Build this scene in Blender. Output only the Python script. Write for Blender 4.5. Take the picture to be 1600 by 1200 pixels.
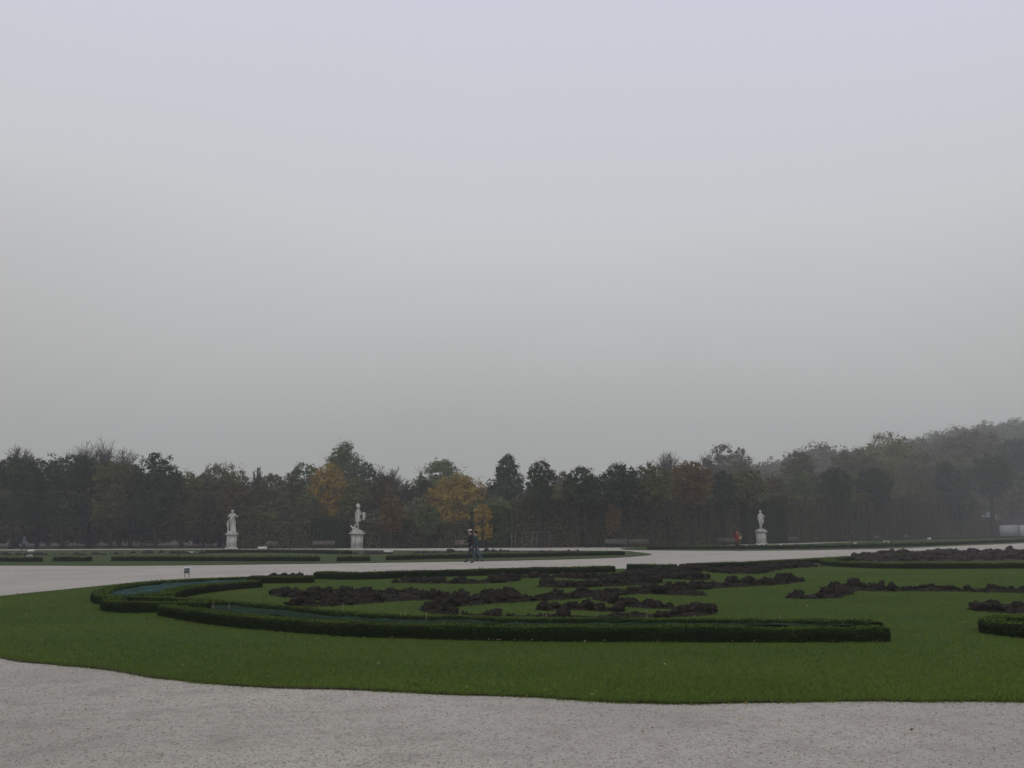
import bpy, math, random
import numpy as np
from mathutils import Matrix, Vector
for o in list(bpy.data.objects): bpy.data.objects.remove(o)
S = bpy.context.scene
COL = S.collection
# ------------------------------------------------------------------ camera
EYE = 1.6; PITCH = math.atan(233/1600); ROLL = -0.005
cam_d = bpy.data.cameras.new("camera"); cam = bpy.data.objects.new("camera", cam_d); COL.objects.link(cam)
CM = Matrix.Rotation(math.radians(90)+PITCH, 3, 'X') @ Matrix.Rotation(ROLL, 3, 'Z')
cam.matrix_world = Matrix.Translation((0, 0, EYE)) @ CM.to_4x4()
cam_d.sensor_width = 36; cam_d.lens = 36; cam_d.clip_start = .1; cam_d.clip_end = 6000
S.camera = cam
# ------------------------------------------------------------------ view
S.view_settings.view_transform = 'Standard'; S.view_settings.look = 'None'
S.view_settings.exposure = 0; S.view_settings.gamma = 1
S.cycles.volume_bounces = 0; S.cycles.max_bounces = 5
# ------------------------------------------------------------------ world: overcast sky
W = bpy.data.worlds.new("World"); S.world = W; W.use_nodes = True
nt = W.node_tree; nt.nodes.clear()
out = nt.nodes.new('ShaderNodeOutputWorld'); bg = nt.nodes.new('ShaderNodeBackground'); bg.inputs['Strength'].default_value = .1
sky = nt.nodes.new('ShaderNodeTexSky'); sky.sky_type = 'NISHITA'; sky.sun_disc = False
SUN_EL, SUN_ROT = math.radians(32), math.radians(200)
sky.sun_elevation = SUN_EL; sky.sun_rotation = SUN_ROT; sky.dust_density = 6; sky.air_density = 1.5
tc = nt.nodes.new('ShaderNodeTexCoord'); sp = nt.nodes.new('ShaderNodeSeparateXYZ')
nt.links.new(tc.outputs['Generated'], sp.inputs[0])
nz = nt.nodes.new('ShaderNodeTexNoise'); nz.inputs['Scale'].default_value = 1.3; nz.inputs['Detail'].default_value = 2.5
nz.inputs['Roughness'].default_value = .45
mp = nt.nodes.new('ShaderNodeMapping'); mp.inputs['Scale'].default_value = (1, 1, 2.2)
nt.links.new(tc.outputs['Generated'], mp.inputs[0]); nt.links.new(mp.outputs[0], nz.inputs['Vector'])
ma = nt.nodes.new('ShaderNodeMath'); ma.operation = 'MULTIPLY_ADD'; ma.inputs[1].default_value = .24; ma.inputs[2].default_value = -.12
nt.links.new(nz.outputs['Fac'], ma.inputs[0])
ad = nt.nodes.new('ShaderNodeMath'); ad.operation = 'ADD'; nt.links.new(sp.outputs['Z'], ad.inputs[0]); nt.links.new(ma.outputs[0], ad.inputs[1])
cr = nt.nodes.new('ShaderNodeValToRGB'); e = cr.color_ramp.elements
K = 1.0
e[0].position = 0; e[0].color = (.42, .418, .39, 1)
e[1].position = 1; e[1].color = (.86, .87, .93, 1)
for p, c in ((.09, (.445, .442, .415)), (.2, (.55, .548, .54)), (.33, (.665, .668, .695)), (.47, (.675, .685, .79))):
    q = e.new(p); q.color = (*c, 1)
nt.links.new(ad.outputs[0], cr.inputs[0])
sc = nt.nodes.new('ShaderNodeVectorMath'); sc.operation = 'SCALE'; sc.inputs['Scale'].default_value = 10
nt.links.new(cr.outputs[0], sc.inputs[0])
mx = nt.nodes.new('ShaderNodeMix'); mx.data_type = 'RGBA'; mx.inputs['Factor'].default_value = .96
nt.links.new(sky.outputs[0], mx.inputs[6]); nt.links.new(sc.outputs[0], mx.inputs[7])
nt.links.new(mx.outputs[2], bg.inputs[0]); nt.links.new(bg.outputs[0], out.inputs[0])
# weak sun behind the cloud
sl = bpy.data.lights.new('sun', 'SUN'); sl.energy = .5; sl.angle = math.radians(35); sl.color = (1, .97, .93)
so = bpy.data.objects.new('sun', sl); COL.objects.link(so)
sd = Vector((math.sin(SUN_ROT)*math.cos(SUN_EL), math.cos(SUN_ROT)*math.cos(SUN_EL), math.sin(SUN_EL)))
so.rotation_euler = sd.to_track_quat('Z', 'Y').to_euler(); so.location = (0, -20, 40)

# ------------------------------------------------------------------ surveying helpers
def ray(px, py):
    return CM @ Vector(((px-800)/1600, -(py-600)/1600, -1))
def P(px, py, z=0.):
    d = ray(px, py); t = (z-EYE)/d.z
    return (d.x*t, d.y*t)
def hor(px): return 833 - .005*(px-800)
def at(px, D):                # x at a given depth
    return (px-800)/1600*D*1.0105*math.cos(0)*1/1.0105*0.9895/1.0 if False else ((px-800)/1600*D*math.cos(PITCH)/ (1))*1.0
def XD(px, D, py=800):
    d = ray(px, py); return d.x/d.y*D
def ZD(px, py, D):
    d = ray(px, py); return EYE + d.z/d.y*D
RS = np.random.RandomState
# ------------------------------------------------------------------ mesh accumulation
class Acc:
    def __init__(s): s.v = []; s.f = []; s.m = []; s.t = []; s.n = 0
    def add(s, V, F, mat=0, tint=.5):
        V = np.asarray(V, float); F = np.asarray(F, int)
        if len(V) == 0 or len(F) == 0: return
        s.v.append(V); s.f.append((F+s.n)); s.m.append(np.full(len(F), mat) if np.isscalar(mat) else mat)
        s.t.append(np.full(len(V), tint) if np.isscalar(tint) else np.asarray(tint)); s.n += len(V)
    def build(s, name, mats, parent=None, smooth=False, loc=None):
        V = np.concatenate(s.v)
        if loc is not None: V = V - np.array(loc)
        me = bpy.data.meshes.new(name)
        me.vertices.add(len(V)); me.vertices.foreach_set('co', V.astype(np.float32).ravel())
        nl = sum(f.size for f in s.f); nf = sum(len(f) for f in s.f)
        me.loops.add(nl); me.polygons.add(nf)
        me.loops.foreach_set('vertex_index', np.concatenate([f.ravel() for f in s.f]).astype(np.int32))
        tot = np.concatenate([np.full(len(f), f.shape[1]) for f in s.f]); st = np.concatenate([[0], np.cumsum(tot)[:-1]])
        me.polygons.foreach_set('loop_start', st.astype(np.int32))
        me.polygons.foreach_set('material_index', np.concatenate(s.m).astype(np.int32))
        if smooth: me.polygons.foreach_set('use_smooth', np.ones(nf, bool))
        a = me.attributes.new('tint', 'FLOAT', 'POINT'); a.data.foreach_set('value', np.concatenate(s.t).astype(np.float32))
        for m in (mats if isinstance(mats, (list, tuple)) else [mats]): me.materials.append(m)
        me.update(calc_edges=True); me.validate()
        o = bpy.data.objects.new(name, me); COL.objects.link(o)
        if loc is not None: o.location = loc
        if parent: o.parent = parent
        return o
def tag(o, label=None, cat=None, group=None, kind=None):
    if label: o['label'] = label
    if cat: o['category'] = cat
    if group: o['group'] = group
    if kind: o['kind'] = kind
    return o
def empty(name, loc, rz=0):
    o = bpy.data.objects.new(name, None); COL.objects.link(o); o.location = loc; o.rotation_euler = (0, 0, rz)
    o.empty_display_size = .3; return o
def quads(acc, C, N, size, tint, mat=0, rs=None, asp=1.0):
    """leaf-sized quads at C facing N"""
    n = len(C)
    if n == 0: return
    N = N/np.maximum(1e-6, np.linalg.norm(N, axis=1))[:, None]
    R = rs.normal(size=(n, 3)); A = np.cross(N, R); A /= np.maximum(1e-6, np.linalg.norm(A, axis=1))[:, None]; B = np.cross(N, A)
    sz = (np.full(n, size) if np.isscalar(size) else size)[:, None]*.5
    V = np.stack([C-A*sz*asp-B*sz*.55, C+A*sz*.2*asp-B*sz, C+A*sz*asp+B*sz*.35, C-A*sz*.1*asp+B*sz], 1).reshape(-1, 3)
    acc.add(V, np.arange(4*n).reshape(n, 4), mat, np.repeat(tint, 4))
def tube(acc, pts, rad, sides=6, mat=0, tint=.5, cap=True):
    pts = np.array(pts, float); n = len(pts); rad = np.full(n, rad) if np.isscalar(rad) else np.array(rad, float)
    T = np.gradient(pts, axis=0); T /= np.maximum(1e-9, np.linalg.norm(T, axis=1))[:, None]
    up = np.array([0, 0, 1.]) if abs(T[0][2]) < .9 else np.array([1., 0, 0])
    A = np.cross(T, up); A /= np.maximum(1e-9, np.linalg.norm(A, axis=1))[:, None]; B = np.cross(T, A)
    th = np.linspace(0, 2*math.pi, sides, endpoint=False)
    V = (pts[:, None]+rad[:, None, None]*(np.cos(th)[None, :, None]*A[:, None]+np.sin(th)[None, :, None]*B[:, None])).reshape(-1, 3)
    i = np.arange(n-1)[:, None]*sides; j = np.arange(sides)[None]; k = (j+1) % sides
    F = np.stack([i+j, i+k, i+sides+k, i+sides+j], -1).reshape(-1, 4)
    acc.add(V, F, mat, tint)
    if cap:
        b = acc.n-len(V)
        acc.f.append(np.array([np.arange(sides)[::-1]+b, np.arange(sides)+b+(n-1)*sides])); acc.m.append(np.full(2, mat))
def box(acc, c, s, rz=0, mat=0, tint=.5, taper=0, bev=0):
    x, y, z = s[0]/2, s[1]/2, s[2]/2
    V = []
    for (dz, k) in ((-1, 1), (1, 1-taper)):
        for (a, b) in ((-1, -1), (1, -1), (1, 1), (-1, 1)): V.append((a*x*k, b*y*k, dz*z))
    V = np.array(V); cs, sn = math.cos(rz), math.sin(rz)
    V = np.stack([V[:, 0]*cs-V[:, 1]*sn, V[:, 0]*sn+V[:, 1]*cs, V[:, 2]], 1)+np.array(c)
    acc.add(V, [[0, 3, 2, 1], [4, 5, 6, 7], [0, 1, 5, 4], [1, 2, 6, 5], [2, 3, 7, 6], [3, 0, 4, 7]], mat, tint)
def vnoise(X, Y, sc, seed=0):
    X = np.asarray(X, float)/sc; Y = np.asarray(Y, float)/sc
    T = RS(seed).rand(256, 256)
    xi = np.floor(X).astype(int); yi = np.floor(Y).astype(int); fx = X-xi; fy = Y-yi
    fx = fx*fx*(3-2*fx); fy = fy*fy*(3-2*fy)
    g = lambda a, b: T[a % 256, b % 256]
    return (g(xi, yi)*(1-fx)+g(xi+1, yi)*fx)*(1-fy)+(g(xi, yi+1)*(1-fx)+g(xi+1, yi+1)*fx)*fy
def fbm(X, Y, sc, seed=0, o=3):
    r = 0; a = 1; s = 0
    for i in range(o): r = r+a*vnoise(X, Y, sc/2**i, seed+i); s += a; a *= .5
    return r/s
def resample(pts, step, closed=False):
    p = np.array(pts, float)
    if closed: p = np.vstack([p, p[:1]])
    # catmull-rom
    q = []
    n = len(p)
    for i in range(n-1):
        p0 = p[i-1] if i > 0 else (p[-2] if closed else p[0]); p1 = p[i]; p2 = p[i+1]
        p3 = p[i+2] if i+2 < n else (p[1] if closed else p[-1])
        for t in np.linspace(0, 1, 12, endpoint=False):
            q.append(.5*((2*p1)+(-p0+p2)*t+(2*p0-5*p1+4*p2-p3)*t*t+(-p0+3*p1-3*p2+p3)*t**3))
    q.append(p[-1]); q = np.array(q)
    d = np.concatenate([[0], np.cumsum(np.linalg.norm(np.diff(q, axis=0), axis=1))])
    m = max(3, int(d[-1]/step)+1); s = np.linspace(0, d[-1], m)
    return np.stack([np.interp(s, d, q[:, k]) for k in range(q.shape[1])], 1)
# ------------------------------------------------------------------ materials
def mat(name, rough=.9, spec=.2):
    m = bpy.data.materials.new(name); m.use_nodes = True; b = m.node_tree.nodes['Principled BSDF']
    b.inputs['Roughness'].default_value = rough; b.inputs['Specular IOR Level'].default_value = spec
    return m, m.node_tree, b
def noise_mat(name, stops, scale=5, detail=6, rough=.9, bump=0, bscale=None, bdist=.01, spec=.06, distort=0, stretch=None, mixes=()):
    """stops: colour ramp over noise; mixes: (scale, colour, lo, hi, amount) further mottles"""
    m, t, b = mat(name, rough, spec); N, L = t.nodes, t.links
    tc = N.new('ShaderNodeTexCoord'); vec = tc.outputs['Object']
    if stretch:
        mp = N.new('ShaderNodeMapping'); mp.inputs['Scale'].default_value = stretch; L.new(vec, mp.inputs[0]); vec = mp.outputs[0]
    n = N.new('ShaderNodeTexNoise'); n.inputs['Scale'].default_value = scale; n.inputs['Detail'].default_value = detail
    n.inputs['Roughness'].default_value = .65; n.inputs['Distortion'].default_value = distort; L.new(vec, n.inputs['Vector'])
    r = N.new('ShaderNodeValToRGB'); e = r.color_ramp.elements
    e[0].position, e[0].color = stops[0][0], (*stops[0][1], 1); e[1].position, e[1].color = stops[-1][0], (*stops[-1][1], 1)
    for p, c in stops[1:-1]: q = e.new(p); q.color = (*c, 1)
    L.new(n.outputs['Fac'], r.inputs[0]); col = r.outputs[0]
    for i, (s2, c2, lo, hi, am) in enumerate(mixes):
        n2 = N.new('ShaderNodeTexNoise'); n2.inputs['Scale'].default_value = s2; n2.inputs['Detail'].default_value = 4; L.new(vec, n2.inputs['Vector'])
        mr = N.new('ShaderNodeMapRange'); mr.inputs['From Min'].default_value = lo; mr.inputs['From Max'].default_value = hi; mr.inputs['To Max'].default_value = am
        L.new(n2.outputs['Fac'], mr.inputs['Value'])
        mi = N.new('ShaderNodeMix'); mi.data_type = 'RGBA'; L.new(mr.outputs[0], mi.inputs['Factor']); L.new(col, mi.inputs[6]); mi.inputs[7].default_value = (*c2, 1)
        col = mi.outputs[2]
    L.new(col, b.inputs['Base Color'])
    if bump:
        nb = N.new('ShaderNodeTexNoise'); nb.inputs['Scale'].default_value = bscale or scale*2; nb.inputs['Detail'].default_value = 5; L.new(vec, nb.inputs['Vector'])
        bp = N.new('ShaderNodeBump'); bp.inputs['Strength'].default_value = bump; bp.inputs['Distance'].default_value = bdist
        L.new(nb.outputs['Fac'], bp.inputs['Height']); L.new(bp.outputs[0], b.inputs['Normal'])
    return m
def leaf_mat(name, stops, nscale=.35, rough=.9, nmix=.35, spec=.03):
    m, t, b = mat(name, rough, spec); N, L = t.nodes, t.links
    at_ = N.new('ShaderNodeAttribute'); at_.attribute_name = 'tint'
    tc = N.new('ShaderNodeTexCoord'); n = N.new('ShaderNodeTexNoise'); n.inputs['Scale'].default_value = nscale; n.inputs['Detail'].default_value = 3
    L.new(tc.outputs['Object'], n.inputs['Vector'])
    mi = N.new('ShaderNodeMix'); mi.data_type = 'FLOAT'; mi.inputs['Factor'].default_value = nmix
    L.new(at_.outputs['Fac'], mi.inputs[2]); L.new(n.outputs['Fac'], mi.inputs[3])
    r = N.new('ShaderNodeValToRGB'); e = r.color_ramp.elements
    e[0].position, e[0].color = stops[0][0], (*stops[0][1], 1); e[1].position, e[1].color = stops[-1][0], (*stops[-1][1], 1)
    for p, c in stops[1:-1]: q = e.new(p); q.color = (*c, 1)
    L.new(mi.outputs[0], r.inputs[0]); L.new(r.outputs[0], b.inputs['Base Color'])
    return m
M = {}
M['gravel'] = noise_mat('gravel', [(.3, (.20, .183, .155)), (.45, (.365, .34, .298)), (.58, (.45, .42, .372)), (.75, (.62, .585, .525))], scale=60, detail=9, bump=.9, bscale=60, bdist=.012,
    mixes=((.3, (.25, .232, .205), .42, .64, .45), (1.6, (.22, .20, .172), .52, .7, .4), (6, (.22, .20, .172), .52, .7, .45), (.09, (.36, .33, .31), .45, .65, .5), (22, (.17, .152, .13), .56, .7, .6)))
M['stone_grey'] = leaf_mat('gravel_stone', [(.05, (.24, .222, .195)), (.5, (.39, .365, .325)), (.9, (.56, .53, .48))], nscale=3, nmix=.1)
M['floor'] = noise_mat('leaf_litter_floor', [(.3, (.03, .026, .02)), (.5, (.06, .048, .035)), (.75, (.10, .075, .05))], scale=1.5, bump=.4)
M['lawn'] = noise_mat('lawn_turf', [(.28, (.030, .047, .009)), (.5, (.046, .072, .014)), (.74, (.066, .098, .021))], scale=22, detail=8, bump=.7, bscale=70, bdist=.02, stretch=(1, .7, 1),
    mixes=((.5, (.062, .082, .017), .45, .72, .6), (.23, (.03, .06, .018), .42, .66, .6), (3.3, (.028, .046, .013), .5, .75, .6)))
M['lawn_far'] = noise_mat('lawn_turf_far', [(.28, (.024, .040, .010)), (.5, (.036, .058, .016)), (.74, (.05, .076, .022))], scale=6, detail=8, bump=.4, bscale=30, bdist=.02,
    mixes=((.12, (.05, .06, .022), .45, .7, .6),))
M['edge'] = noise_mat('turf_edge_soil', [(.3, (.03, .024, .017)), (.7, (.08, .062, .042))], scale=20)
M['soil'] = noise_mat('dug_soil', [(.3, (.0085, .0078, .0065)), (.5, (.022, .0198, .0162)), (.72, (.055, .0495, .0405))], scale=14, detail=9, bump=1, bscale=30, bdist=.03, rough=1, spec=.04)
M['soil_far'] = noise_mat('raked_soil', [(.3, (.018, .014, .014)), (.5, (.035, .028, .028)), (.72, (.06, .05, .048))], scale=5, bump=1, bdist=.03)
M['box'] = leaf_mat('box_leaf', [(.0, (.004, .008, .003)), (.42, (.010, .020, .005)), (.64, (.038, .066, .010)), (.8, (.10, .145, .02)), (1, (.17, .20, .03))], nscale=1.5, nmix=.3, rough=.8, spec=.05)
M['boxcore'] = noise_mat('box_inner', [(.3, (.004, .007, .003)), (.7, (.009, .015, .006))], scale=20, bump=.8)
M['blade'] = leaf_mat('grass_blade', [(.0, (.046, .076, .013)), (.3, (.074, .120, .019)), (.6, (.108, .162, .027)), (.85, (.148, .195, .036)), (1, (.2, .19, .07))], nscale=.35, nmix=.62, rough=.9)
M['net'] = noise_mat('teal_netting', [(.3, (.008, .02, .017)), (.52, (.025, .06, .055)), (.62, (.045, .092, .085)), (.8, (.015, .035, .02))], scale=3, bump=.8, bscale=40, rough=1, spec=.03, mixes=((26, (.014, .035, .025), .48, .66, .8), (2.2, (.012, .03, .02), .5, .68, .6)))
M['net_dark'] = noise_mat('dark_green_netting', [(.3, (.006, .012, .007)), (.52, (.014, .03, .018)), (.64, (.02, .048, .036)), (.8, (.012, .026, .012))], scale=4, bump=.8, bscale=40, rough=1, spec=.02, mixes=((30, (.03, .045, .02), .5, .7, .7),))
M['bark'] = noise_mat('bark', [(.3, (.018, .016, .013)), (.7, (.05, .044, .036))], scale=3, stretch=(3, 3, .6), bump=.8, bdist=.05)
M['twig'] = noise_mat('twig', [(.3, (.03, .027, .024)), (.7, (.06, .054, .048))], scale=2)
M['marble'] = noise_mat('weathered_marble', [(.3, (.15, .15, .135)), (.45, (.42, .415, .39)), (.6, (.55, .545, .515)), (.8, (.66, .65, .62))], scale=2.6, bump=.5, bscale=16, bdist=.02, stretch=(2, 2, .7), rough=.75)
M['white'] = noise_mat('white_paint', [(.3, (.55, .55, .53)), (.7, (.78, .78, .76))], scale=9)
M['slate'] = noise_mat('plaque_grey', [(.3, (.06, .075, .075)), (.7, (.11, .125, .125))], scale=12, rough=.5)
M['ink'] = noise_mat('plaque_print', [(.3, (.12, .13, .13)), (.7, (.2, .21, .21))], scale=9)
M['cane'] = noise_mat('cane', [(.3, (.16, .13, .08)), (.7, (.3, .25, .17))], scale=9)
M['benchwood'] = noise_mat('bench_wood', [(.3, (.10, .09, .08)), (.7, (.2, .185, .17))], scale=6)
M['iron'] = noise_mat('iron', [(.3, (.025, .027, .027)), (.7, (.05, .052, .052))], scale=8)
M['galv'] = noise_mat('galvanised', [(.3, (.13, .135, .135)), (.7, (.24, .245, .245))], scale=4)
M['panel'] = noise_mat('hoarding_panel', [(.3, (.22, .23, .235)), (.7, (.3, .31, .315))], scale=.8)
M['galv2'] = noise_mat('pale_panel', [(.3, (.34, .35, .355)), (.7, (.42, .43, .435))], scale=1)
M['render'] = noise_mat('pale_render', [(.3, (.2, .2, .18)), (.7, (.28, .27, .25))], scale=2)
M['roofm'] = noise_mat('metal_roof', [(.3, (.22, .24, .24)), (.7, (.32, .34, .34))], scale=2)
M['dark'] = noise_mat('dark_glass', [(.3, (.02, .022, .025)), (.7, (.04, .042, .045))], scale=2, rough=.2)
M['skin'] = noise_mat('skin', [(.3, (.26, .17, .13)), (.7, (.34, .23, .18))], scale=9, rough=.6)
M['hair'] = noise_mat('hair', [(.3, (.012, .009, .008)), (.7, (.03, .022, .018))], scale=30)
M['deadleaf'] = leaf_mat('fallen_leaf', [(.0, (.10, .05, .02)), (.5, (.30, .2, .08)), (1, (.55, .5, .38))], nmix=.05)
def cloth(name, c):
    return noise_mat(name, [(.3, tuple(v*.7 for v in c)), (.7, tuple(v*1.25 for v in c))], scale=14, bump=.3, bdist=.01)
LEAF = {
 'dark':   [(.1, (0.014, 0.021, 0.010)), (.5, (0.032, 0.043, 0.020)), (.9, (0.065, 0.076, 0.032))],
 'teal':   [(.1, (0.014, 0.023, 0.015)), (.5, (0.032, 0.048, 0.029)), (.9, (0.061, 0.080, 0.044))],
 'green':  [(.1, (0.0325, 0.0472, 0.0158)), (.5, (0.0694, 0.0944, 0.0315)), (.9, (0.1299, 0.1499, 0.0462))],
 'olive':  [(.1, (0.0390, 0.0445, 0.0153)), (.5, (0.0821, 0.0903, 0.0308)), (.9, (0.1560, 0.1493, 0.0451))],
 'brown':  [(.1, (0.0360, 0.0314, 0.0160)), (.5, (0.0738, 0.0616, 0.0299)), (.9, (0.1372, 0.1086, 0.0459))],
 'grey':   [(.1, (0.0459, 0.0461, 0.0270)), (.5, (0.0897, 0.0876, 0.0518)), (.9, (0.1547, 0.1429, 0.0810))],
 'rust':   [(.1, (0.0459, 0.0330, 0.0140)), (.5, (0.1107, 0.0660, 0.0250)), (.9, (0.2088, 0.1100, 0.0340))],
 'orange': [(.1, (0.0983, 0.0666, 0.0194)), (.5, (0.2447, 0.1586, 0.0303)), (.9, (0.4162, 0.2690, 0.0411))],
 'yellow': [(.1, (0.0889, 0.0649, 0.0180)), (.5, (0.2300, 0.1569, 0.0290)), (.9, (0.3769, 0.2604, 0.0448))],
 'lime':   [(.1, (0.051, 0.055, 0.015)), (.5, (0.116, 0.121, 0.032)), (.9, (0.196, 0.193, 0.052))],
 'wall':   [(.1, (0.0422, 0.0429, 0.0209)), (.5, (0.0894, 0.0858, 0.0389)), (.9, (0.1771, 0.1476, 0.0613))],
 'wallbr': [(.1, (0.0467, 0.0416, 0.0213)), (.5, (0.0980, 0.0832, 0.0412)), (.9, (0.1799, 0.1431, 0.0653))],
}
LM = {k: leaf_mat('leaf_'+k, v) for k, v in LEAF.items()}
# ------------------------------------------------------------------ ground
def sheet(name, pts, z, m, skirt=0, jitter=0, step=.6, seed=1, em=None, kind='structure', smooth_pts=True):
    p = resample(pts, step, True)[:-1] if smooth_pts else np.array(pts)
    if jitter:
        T = np.roll(p, -1, 0)-np.roll(p, 1, 0); T /= np.linalg.norm(T, axis=1)[:, None]
        Nn = np.stack([T[:, 1], -T[:, 0]], 1)
        p = p+Nn*((fbm(p[:, 0], p[:, 1], .9, seed, 4)-.5)*2*jitter)[:, None]
    n = len(p); a = Acc()
    top = np.column_stack([p, np.full(n, z)])
    a.add(top, np.arange(n)[None], 0)
    if skirt:
        V = np.vstack([top, np.column_stack([p, np.full(n, z-skirt)])]); i = np.arange(n); j = (i+1) % n
        a.add(V, np.stack([i, j, j+n, i+n], 1), 1)
    o = a.build(name, [m, em or M['edge']]); tag(o, kind=kind); return o, p
g = Acc(); g.add([(-900, -60, 0), (900, -60, 0), (900, 900, 0), (-900, 900, 0)], [[0, 1, 2, 3]]); tag(g.build('ground', M['floor']), kind='structure')
# gravel apron : gently uneven grid near the camera, flat further out
ga = Acc()
xs = np.unique(np.concatenate([np.linspace(-160, -14, 40), np.linspace(-14, 14, 180), np.linspace(14, 230, 60)]))
ys = np.unique(np.concatenate([np.linspace(-8, 4, 8), np.linspace(4, 16, 110), np.linspace(16, 270, 110)]))
XX, YY = np.meshgrid(xs, ys); ZZ = .006+.022*(fbm(XX, YY, 1.1, 3, 4)-.5)*np.clip((15-YY)/3, 0, 1)+.006
ZZ = np.maximum(ZZ, .003)
nx, ny = len(xs), len(ys); i = (np.arange(ny-1)[:, None]*nx+np.arange(nx-1)[None]).ravel()
F = np.stack([i, i+1, i+nx+1, i+nx], 1)
def wallD(px):
    return np.interp(px, [-300, 0, 250, 400, 700, 1000, 1200, 1350, 1450, 1540, 1800], [128, 124, 121, 118, 116, 115, 142, 172, 208, 250, 330])
cx = XX.ravel()[F].mean(1); cy = YY.ravel()[F].mean(1)
keep = cy < wallD(800+cx/np.maximum(cy, 3)*1600)-2
ga.add(np.column_stack([XX.ravel(), YY.ravel(), ZZ.ravel()]), F[keep]); tag(ga.build('gravel', M['gravel'], smooth=True), kind='structure')
LZ = .035
near_px = [(-260, 985), (-120, 1008), (0, 1024), (60, 1033), (140, 1040), (200, 1047), (270, 1058), (340, 1066), (400, 1070), (470, 1073), (560, 1075), (620, 1077), (700, 1082), (780, 1083), (850, 1086), (900, 1090), (1000, 1094), (1100, 1094), (1200, 1093), (1370, 1091), (1450, 1092), (1600, 1094), (1900, 1094), (2300, 1060), (2500, 960), (2500, 862), (2000, 856), (1600, 861), (1400, 867), (1300, 872), (1200, 877), (1060, 885), (960, 889), (700, 893), (495, 899), (390, 901), (300, 904), (230, 908), (170, 914), (100, 921), (60, 925), (0, 931), (-100, 944), (-230, 962)]
lawn, LP = sheet('lawn', [P(x, y, LZ) for x, y in near_px], LZ, M['lawn'], skirt=.034, jitter=.09, step=.12, seed=5)
far_px = [(-500, 884), (-200, 884), (0, 883), (200, 883.5), (400, 881.5), (650, 878), (800, 875.5), (950, 871.5), (1017, 866.5), (995, 862.5), (960, 860.5), (800, 860), (640, 860), (500, 858.5), (330, 858.5), (200, 859), (0, 860), (-200, 861), (-500, 862)]
tq = LP.copy(); ce = tq.mean(0); dv = tq-ce; te, _ = sheet('turf_edge', tq+dv/np.linalg.norm(dv, axis=1)[:, None]*.05, .031, M['edge'], jitter=.08, step=.12, seed=15)
lf, LFP = sheet('lawn', [P(x, y, LZ) for x, y in far_px], LZ, M['lawn_far'], skirt=.034, jitter=.15, step=.8, seed=7)
right_px = [(975, 858.5), (1080, 860), (1200, 860), (1387, 857), (1500, 852.5), (1600, 848.5), (1750, 842), (1750, 836.5), (1600, 838.5), (1450, 841.5), (1340, 846.5), (1200, 851.5), (1010, 854.5)]
lr, LRP = sheet('lawn', [P(x, y, LZ) for x, y in right_px], LZ, M['lawn_far'], skirt=.034, jitter=.15, step=1, seed=9)

def inside(p, poly):
    x, y = p[:, 0], p[:, 1]; c = np.zeros(len(p), bool); X, Y = poly[:, 0], poly[:, 1]; j = len(poly)-1
    for i in range(len(poly)):
        if Y[i] != Y[j]:
            m_ = ((Y[i] > y) != (Y[j] > y)) & (x < (X[j]-X[i])*(y-Y[i])/(Y[j]-Y[i])+X[i]); c ^= m_
        j = i
    return c
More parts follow.
